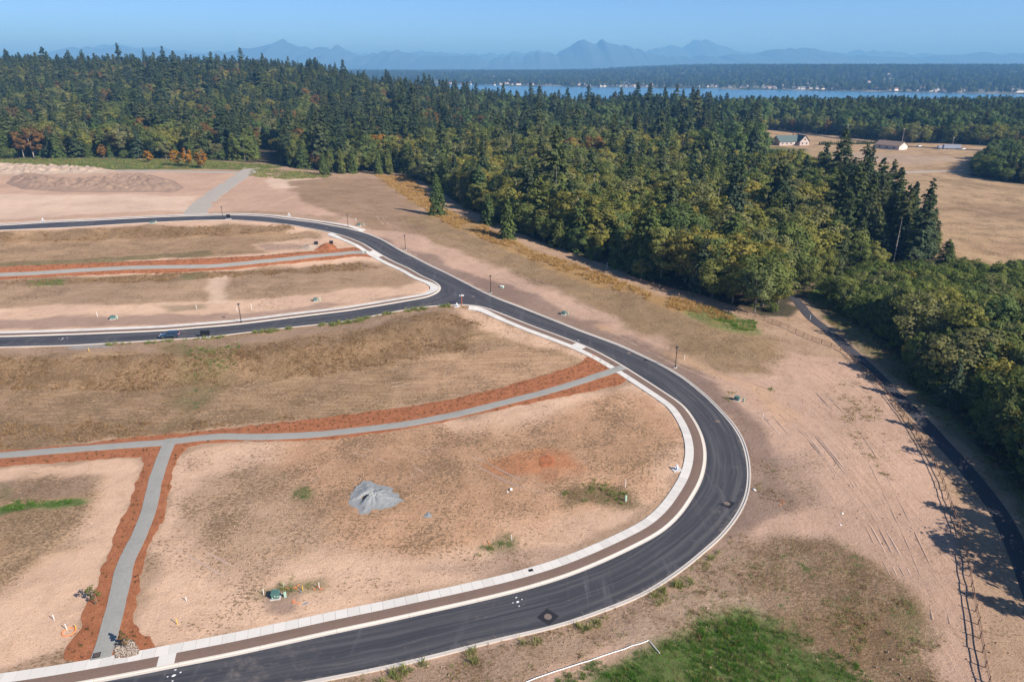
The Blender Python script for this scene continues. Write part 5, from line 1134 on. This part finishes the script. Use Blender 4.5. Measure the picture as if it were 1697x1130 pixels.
# ------------------------------------------------------------------ car
def car():
    k = near(IN_S, 279, 562); t = IN_S[k+1]-IN_S[k-1]; rz = math.atan2(t[1], t[0]); n = normals(IN_S)[k]
    c = IN_S[k]-n*1.25; o = thing('parked_car', 'dark blue hatchback parked on the side street facing left', 'car', (c[0], c[1], float(hgt(*c))+.005), rz)
    q = NT('car_paint'); q.col((.018, .045, .085)); q.b.inputs['Roughness'].default_value = .25; q.b.inputs['Coat Weight'].default_value = .8; paint = q.m
    q = NT('car_glass'); q.col((.02, .025, .03)); q.b.inputs['Roughness'].default_value = .05; q.b.inputs['Specular IOR Level'].default_value = .8; glass = q.m
    M_tyre = plain('tyre', (.02, .02, .02), .9); M_rim = plain('rim', (.55, .56, .58), .3, .8); M_light = plain('headlight', (.7, .7, .68), .15); M_tail = plain('tail_light', (.45, .03, .03), .3)
    # side section (x forward, z up) with half widths: body then glasshouse
    body = [(2.25, .35, .78), (2.28, .55, .80), (2.15, .72, .82), (1.2, .92, .86), (.85, .98, .87), (-1.6, 1.02, .87), (-2.1, .98, .84), (-2.2, .75, .83), (-2.2, .38, .80)]
    def hull(sec, z0): 
        v = []; f = []; n_ = len(sec)
        for s in (-1, 1):
            for x, z, y in sec: v.append((x, s*y, z))
        for i in range(n_-1): f.append((i, i+1, n_+i+1, n_+i))
        f.append(tuple(range(n_-1, -1, -1))); f.append(tuple(range(n_, 2*n_))); f.append((0, n_, 2*n_-1, n_-1)); return v, f
    v, f = hull(body, 0); me = mesh('body', v, f, [paint]); b = put('body', me, o); md = b.modifiers.new('bevel', 'BEVEL'); md.width = .07; md.segments = 2
    cab = MB(); lo = [(.95, .97), (-1.95, .99)]; 
    cab.add([(1.0, -.80, .96), (1.0, .80, .96), (-2.0, .80, .99), (-2.0, -.80, .99), (.25, -.62, 1.47), (.25, .62, 1.47), (-1.55, .62, 1.50), (-1.55, -.62, 1.50)], [(0, 1, 5, 4), (1, 2, 6, 5), (2, 3, 7, 6), (3, 0, 4, 7), (4, 5, 6, 7)]); cab.build('cabin_glass', glass, o)
    MB().box((-.65, 0, 1.52), (1.9, 1.28, .06), 0, .03).build('roof', paint, o)
    for s in (-1, 1):
        for x0, x1, w_ in ((1.0, .25, .05), (-.45, -.5, .05), (-2.0, -1.55, .09)): MB().tube([(x0, s*.81, .97), (x1, s*.635, 1.5)], w_, 5).build('pillar', paint, o)
        MB().box((.85, s*.95, 1.02), (.18, .16, .12), 0, .02).build('mirror', paint, o); MB().box((2.12, s*.6, .68), (.22, .36, .13), 0, .03).build('headlight', M_light, o); MB().box((-2.17, s*.68, .85), (.12, .25, .3), 0, .02).build('tail_light', M_tail, o)
        for y_ in (.1, -1.0): MB().box((y_, s*.885, .80), (.2, .03, .04)).build('door_handle', M_rim, o)
        for x in (1.4, -1.35):
            def wheel(r0, w_, prof): 
                m = MB(); m.lathe((0, 0, 0), prof, 18); m.v = [(a, c_, b_) for a, b_, c_ in m.v]; return m
            w_ = put('wheel', None, o, (x, s*.80, .33))
            put('tyre', wheel(0, 0, [(.22, -.1), (.32, -.1), (.335, -.06), (.335, .06), (.32, .1), (.22, .1)]).me('tyre', M_tyre, True), w_); put('rim', wheel(0, 0, [(.05, -.09), (.20, -.105), (.215, 0), (.20, .105), (.05, .09)]).me('rim', M_rim), w_)
    MB().box((-2.22, 0, .72), (.03, .5, .13)).build('number_plate', M_white, o)
car()

# ------------------------------------------------------------------ farm on the pasture
def gable(name, a, b, c, rise, wm, rm, parent, loc, rz=0, over=.5, axis='x'):
    W = MB(); W.add([(-a/2, -b/2, -.5), (a/2, -b/2, -.5), (a/2, b/2, -.5), (-a/2, b/2, -.5), (-a/2, -b/2, c), (a/2, -b/2, c), (a/2, b/2, c), (-a/2, b/2, c), (-a/2, 0, c+rise), (a/2, 0, c+rise)], [(0, 1, 5, 4), (1, 2, 6, 9, 5), (2, 3, 7, 6), (3, 0, 4, 8, 7)])
    w_ = W.build('wall', wm, parent, loc=loc, rz=rz); s = rise/(b/2)
    for sg in (-1, 1):
        e = b/2+over; z0 = c-over*s+.06; M_ = MB(); pts = [(-a/2-over, sg*e, z0), (a/2+over, sg*e, z0), (a/2+over, 0, c+rise+.06), (-a/2-over, 0, c+rise+.06)]
        M_.add(pts+[(x, y, z+.2) for x, y, z in pts], [(0, 1, 2, 3), (7, 6, 5, 4), (0, 4, 5, 1), (1, 5, 6, 2), (2, 6, 7, 3), (3, 7, 4, 0)]); M_.build('roof', rm, parent, loc=loc, rz=rz)
    return w_
M_wall = plain('house_wall', (.48, .39, .34), .8); M_roofg = plain('green_grey_roof', (.085, .12, .115), .7, 0, .2); M_trim = plain('white_trim', (.78, .76, .72), .6); M_win = plain('window_glass', (.05, .06, .08), .1); M_brownroof = plain('brown_roof', (.24, .17, .13), .8); M_barnw = plain('barn_wall', (.56, .50, .45), .8); M_chim = plain('chimney_brick', (.33, .15, .10), .9)
o = thing('farm_house', 'farmhouse with grey green roof and pinkish gable on the pasture', 'house', Gt(1304, 240), .25)
w1 = gable('wall', 22, 11, 3.2, 4.2, M_wall, M_roofg, o, (0, 0, 0)); w2 = gable('wall', 11, 9, 3.4, 4.6, M_wall, M_roofg, o, (10, -4, 0), math.pi/2+.0)
MB().box((6, 1, 8.2), (1.2, 1.0, 2.6)).build('chimney', M_chim, o)
for x in (-8, -4, 0): f_ = MB().box((x, -5.53, 1.7), (1.7, .1, 1.5)).build('window', M_trim, o); MB().box((x, -5.6, 1.7), (1.4, .06, 1.2)).build('pane', M_win, f_)
for x in (8, 12): f_ = MB().box((x, -9.53, 1.9), (1.7, .1, 1.7)).build('window', M_trim, o); MB().box((x, -9.6, 1.9), (1.4, .06, 1.4)).build('pane', M_win, f_)
MB().box((10, -9.54, 4.9), (1.2, .1, 1.3)).build('window', M_win, o); MB().box((3, -5.54, 1.2), (1.1, .1, 2.3)).build('door', M_trim, o)
o = thing('shed', 'small pale shed left of the farmhouse behind a dark tree', 'shed', Gt(1268, 240), .2); gable('wall', 8, 7, 3, 2.4, M_barnw, M_roofg, o, (0, 0, 0)); MB().box((0, -3.54, 1.2), (2.4, .08, 2.4)).build('door', M_trim, o)
o = thing('barn', 'low white barn with brown roof and bright gable end on the pasture', 'barn', Gt(1476, 246.5), -.05); gable('wall', 20, 12, 3.0, 2.8, M_barnw, M_brownroof, o, (0, 0, 0), -.95)
ca, sa = math.cos(-.95), math.sin(-.95)
def bw(x, y): return (x*ca-y*sa, x*sa+y*ca)
MB().box((*bw(10.05, 0), 1.3), (.12, 3.2, 2.6), -.95).build('door', M_trim, o)
for x in (-6, 0, 6): MB().box((*bw(x, -6.05), 1.6), (1.6, .12, 1.0), -.95).build('window', M_win, o)
o = thing('trailer', 'grey blue trailer parked at the country road right of the barn', 'trailer', Gt(1576, 247.5), -.1); M_tr = plain('trailer_skin', (.30, .34, .42), .4)
MB().box((0, 0, 2.0), (13, 2.8, 2.9), 0, .15).build('body', M_tr, o); MB().box((-9, 0, 1.6), (3, 2.4, 2.2), 0, .2).build('cab', M_tr, o)
for x in (-9.3, -4, 3.5, 5): MB().tube([(x, -1.4, .5), (x, 1.4, .5)], .5, 12).build('wheel', M_black, o)
M_pole = plain('utility_wood', (.30, .27, .24), .9); i_ = 0
for px, py, h_, lab in ((1402, 229, 12, 'grey utility pole at the dark wood edge behind the hedge row'), (1494, 238.5, 13, 'grey utility pole with crossarm behind the white barn'), (1332, 219.5, 12, 'faint utility pole far behind the farmhouse'), (1577, 246, 9, 'thin utility pole beside the trailer')):
    o = thing('utility_pole', lab, 'utility pole', Gt(px, py), .6, 'utility poles along the country road'); MB().lathe((0, 0, -.3), [(.28, 0), (.18, h_)], 8).build('pole', M_pole, o); MB().box((0, 0, h_-.8), (3.4, .22, .26)).build('crossarm', M_pole, o)
    for x in (-1.4, 0, 1.4): MB().lathe((x, 0, h_-.66), [(.10, 0), (.12, .2), (.06, .35)], 6).build('insulator', M_glass, o)
for px, py, s_, lab in ((1384, 222, 1, 'small grey vehicle far along the country road'), (1596, 248, .8, 'tiny white vehicle right of the trailer'), (1523, 243.5, .8, 'tiny white vehicle on the farm track')):
    o = thing('far_vehicle', lab, 'vehicle', Gt(px, py), .3, 'far vehicles', s_); MB().box((0, 0, .8), (4.6, 1.9, .9), 0, .2).build('body', M_white, o); MB().box((-.3, 0, 1.5), (2.6, 1.7, .7), 0, .1, .8).build('cabin', M_win, o)
    for x in (-1.5, 1.5): MB().tube([(x, -.95, .38), (x, .95, .38)], .38, 10).build('wheel', M_black, o)

# ------------------------------------------------------------------ grasses and weeds
def tuft(seed, n, h_, spread, wd, mat, lean=.5):
    r = np.random.RandomState(seed); a = r.uniform(0, 6.283, n); q = r.uniform(0, 1, n)**.5*spread; b = np.stack([np.cos(a)*q, np.sin(a)*q, np.zeros(n)-.03], -1); hh = h_*r.uniform(.5, 1.1, n)
    tip = b+np.stack([np.cos(a)*lean*hh*r.uniform(.2, 1, n)+r.normal(0, .1, n)*hh, np.sin(a)*lean*hh*r.uniform(.2, 1, n)+r.normal(0, .1, n)*hh, hh], -1)
    s = np.stack([-np.sin(a+r.normal(0, .7, n)), np.cos(a), np.zeros(n)], -1)*wd; v = np.stack([b-s, b+s, tip], 1).reshape(-1, 3)
    return mesh('tuft', v, np.arange(n*3).reshape(n, 3), [mat])
M_dry = leaf_mat('dry_grass', [(.30, .19, .095), (.37, .24, .125), (.25, .155, .08), (.42, .29, .16)], .3); M_gold = leaf_mat('golden_grass', [(.50, .32, .13), (.58, .39, .17), (.43, .26, .11)], .35)
M_grn = leaf_mat('green_grass', [(.10, .23, .032), (.13, .26, .038), (.09, .20, .03), (.16, .25, .05)], .45); M_weed = leaf_mat('weed_leaves', [(.30, .31, .11), (.24, .28, .09), (.36, .34, .14), (.20, .24, .08)], .4); M_brn = leaf_mat('brown_grass', [(.20, .125, .065), (.16, .10, .05), (.25, .16, .085)], .25)
def spread(name, label, polys, dens, protos, smin, smax, thr=.0, nsc=6, seed=1, dz=0):
    r = np.random.RandomState(seed); X = []; Y = []
    for pts in polys:
        poly = Gl(pts) if not isinstance(pts, np.ndarray) else pts; x0, y0 = poly.min(0)-1.5; x1, y1 = poly.max(0)+1.5; n = int((x1-x0)*(y1-y0)*dens); x = r.uniform(x0, x1, n); y = r.uniform(y0, y1, n)
        nz = fbm(x, y, nsc, 3, seed+3); k = (pip(x, y, poly)+(nz-.5)*5 > 0) & (fbm(x, y, nsc*.6, 3, seed+8) > thr); X.append(x[k]); Y.append(y[k])
    x = np.concatenate(X); y = np.concatenate(Y)
    clear = (pip(x, y, ASPH) < -.65) & (pip(x, y, MULCH1) < .1) & (pip(x, y, MULCH2) < .1)
    for S_ in (SW_S, SW_N, SW_O): clear &= pip(x, y, np.vstack([S_, offs(S_, 3.9)[::-1]])) < 0
    x, y = x[clear], y[clear]; n = len(x); s = r.uniform(smin, smax, n)
    instancer(name, np.c_[x, y, hgt(x, y)+dz], np.c_[r.normal(0, .12, (n, 2)), r.uniform(0, 6.28, n)], np.c_[s, s, s*r.uniform(.7, 1.2, n)], r.randint(0, len(protos), n), protos, label); return n
cnt = []
DRY = [tuft(10+k, 16, .55, .35, .028, M_dry) for k in range(4)]+[tuft(15, 14, .5, .35, .03, M_brn)]
cnt.append(spread('bank_grass', 'dry brown grass on the terrace banks', [ZONES[22][0], ZONES[23][0], ZONES[9][0], ZONES[14][0]], 2.2, DRY, .6, 1.4, .42, 7, 5))
cnt.append(spread('meadow_stubble', 'short dry stubble on the mown lots', [ZONES[20][0], ZONES[8][0]], .8, DRY, .3, .7, .45, 5, 6))
GLD = [tuft(30+k, 22, 1.0, .45, .035, M_gold, .35) for k in range(4)]
cnt.append(spread('golden_grass', 'tall golden grass along the edge of the wood', [ZONES[58][0] if False else [(620, 290), (680, 292), (740, 350), (860, 405), (960, 440), (1090, 490), (1190, 515), (1240, 540), (1130, 515), (980, 466), (860, 420), (740, 370), (680, 330)]], 1.6, GLD, .7, 1.5, .40, 8, 7))
ROUGH = [tuft(50+k, 14, .4, .35, .03, [M_brn, M_weed, M_dry, M_grn][k], .7) for k in range(4)]
GRN = [tuft(40+k, 22, .42, .30, .024, M_grn, .5) for k in range(4)]
cnt.append(spread('green_grass', 'lush green grass at the bottom right', [[(920, 1140), (1000, 1098), (1100, 1068), (1160, 1040), (1240, 1030), (1320, 1055), (1400, 1100), (1470, 1150), (1520, 1300), (800, 1300)]], 9.0, GRN+GRN+[ROUGH[0]], .5, 1.2, .33, 4, 8))
cnt.append(spread('green_strip_grass', 'strip of green grass on the bottom left lot', [[(-100, 838), (0, 834), (70, 829), (142, 824), (146, 836), (60, 846), (0, 853), (-100, 862)], [(1335, 495), (1370, 455), (1430, 450), (1420, 490), (1365, 505)], [(1165, 508), (1255, 534), (1258, 552), (1200, 546)], [(1365, 500), (1366, 499), (1366, 501)]], 3.0, GRN, .6, 1.6, .36, 4, 9))
cnt.append(spread('rough_weeds', 'brown and green weeds on the rough ground at the bottom right', [[(1130, 990), (1200, 950), (1260, 915), (1380, 895), (1450, 930), (1510, 975), (1540, 1050), (1560, 1140), (1600, 1300), (1000, 1300), (1050, 1080)]], 3.2, ROUGH, .5, 1.1, .47, 5, 10))
cnt.append(spread('verge_weeds', 'scattered weeds on the verge of the main road', [[(560, 1122), (760, 1078), (900, 1046), (1060, 990), (1190, 895), (1250, 870), (1260, 940), (1130, 1030), (1000, 1090), (860, 1140), (560, 1250)], [(1240, 780), (1330, 770), (1350, 830), (1280, 850)], [(1370, 640), (1420, 630), (1450, 670), (1480, 740), (1470, 790), (1420, 750)]], 2.0, ROUGH[:3], .5, 1.1, .52, 5, 11))
WEED = [tuft(60+k, 26, .75, .40, .035, M_weed, .6) for k in range(4)]
def along(o, p0, p1, lo, hi): 
    a, b = sorted((near(o, *p0), near(o, *p1))); q = o[a:b+1]; return np.vstack([offs(q, lo), offs(q, hi)[::-1]])
cnt.append(spread('path_verge_weeds', 'dark weeds and grass between the paved path and the thicket', [np.vstack([offs(PATH, 4.0), offs(PATH, 12)[::-1]])], 2.2, ROUGH, .7, 1.8, .42, 5, 22))
cnt.append(spread('curb_weeds', 'yellow green weeds growing along the back of the curbs', [along(IN_S, (180, 568), (745, 505), .9, 1.8), along(IN_S, (340, 557), (745, 505), .9, 1.8)], 2.6, WEED, .6, 1.4, .42, 3, 12))
cnt.append(spread('roadside_weeds', 'yellow green weeds outside the main road curb', [along(OUT_A, (560, 1118), (1240, 870), 1.6, 2.3)], 2.4, WEED, .5, 1.3, .52, 4, 13))
cnt.append(spread('patch_weeds', 'small green weed patches on the bare lots', [[(785, 908), (835, 893), (845, 903), (800, 920)], [(440, 982), (470, 962), (540, 960), (530, 975), (480, 985)], [(488, 822), (500, 808), (514, 812), (508, 826)], [(930, 815), (1000, 798), (1036, 808), (1034, 828), (990, 832)], [(567, 955), (578, 950), (580, 965), (570, 968)], [(1200, 655), (1215, 650), (1220, 662), (1208, 664)], [(50, 466), (110, 463), (105, 472), (55, 474)], [(300, 575), (395, 572), (385, 600), (310, 610)], [(1270, 640), (1290, 640), (1290, 650), (1270, 650)], [(1235, 925), (1275, 918), (1275, 932), (1240, 935)]], 2.2, [WEED[0], GRN[0], ROUGH[3], GRN[1]], .4, 1.0, .40, 3, 14))
cnt.append(spread('meadow_edge_grass', 'mixed green and straw grass strip before the left wood', [[(-400, 258), (0, 264), (200, 264), (400, 271), (470, 277), (400, 281), (190, 280), (0, 272), (-400, 276)], [(412, 292), (420, 281), (500, 285), (560, 294), (480, 298)]], .9, [WEED[0], GRN[0], DRY[1], ROUGH[3]], 1.0, 2.2, .40, 6, 15))
SEED = [tuft(70, 12, .35, .22, .03, leaf_mat('seedling_leaves', [(.05, .06, .02), (.09, .10, .03)], .3), .8)]
r = np.random.RandomState(3); X = []; Y = []
for M_ in (MULCH1, MULCH2):
    xs, ys, d_ = scatter(M_, 1.35, 21, .3); X.append(xs); Y.append(ys)
xs = np.concatenate(X); ys = np.concatenate(Y)
dd = np.min(np.stack([np.min((xs[:, None]-o_[None, ::2, 0])**2+(ys[:, None]-o_[None, ::2, 1])**2, 1) for o_ in (TRAIL1, STEM, TRAIL2)]), 0); k = dd > 1.9**2; xs, ys = xs[k], ys[k]; n = len(xs)
instancer('mulch_seedlings', np.c_[xs, ys, hgt(xs, ys)+.1], np.c_[np.zeros((n, 2)), r.uniform(0, 6, n)], np.repeat(r.uniform(.5, 1.1, n)[:, None], 3, 1), np.zeros(n, int), SEED, 'rows of small dark seedlings in the bark mulch')
print('GRASS', cnt)

# ------------------------------------------------------------------ air
def haze():
    m = bpy.data.materials.new('haze'); m.use_nodes = True; t = m.node_tree
    for n in list(t.nodes):
        if n.type == 'BSDF_PRINCIPLED': t.nodes.remove(n)
    v = t.nodes.new('ShaderNodeVolumePrincipled'); v.inputs['Color'].default_value = (.19, .50, 1.0, 1); v.inputs['Absorption Color'].default_value = (.25, .25, .25, 1); v.inputs['Density'].default_value = HAZE
    v.inputs['Anisotropy'].default_value = 0.0
    t.links.new(v.outputs[0], t.nodes['Material Output'].inputs['Volume'])
    b = MB(); x0, x1, y0, y1, z0, z1 = -59000, 59000, -2900, 55000, -70, 720
    b.add([(x, y, z) for z in (z0, z1) for x, y in ((x0, y0), (x1, y0), (x1, y1), (x0, y1))], [(3, 2, 1, 0), (4, 5, 6, 7), (0, 1, 5, 4), (1, 2, 6, 5), (2, 3, 7, 6), (3, 0, 4, 7)])
    o = put('haze', mesh('haze', b.v, b.f, [m]), kind='stuff', label='pale blue haze in the air')
haze()
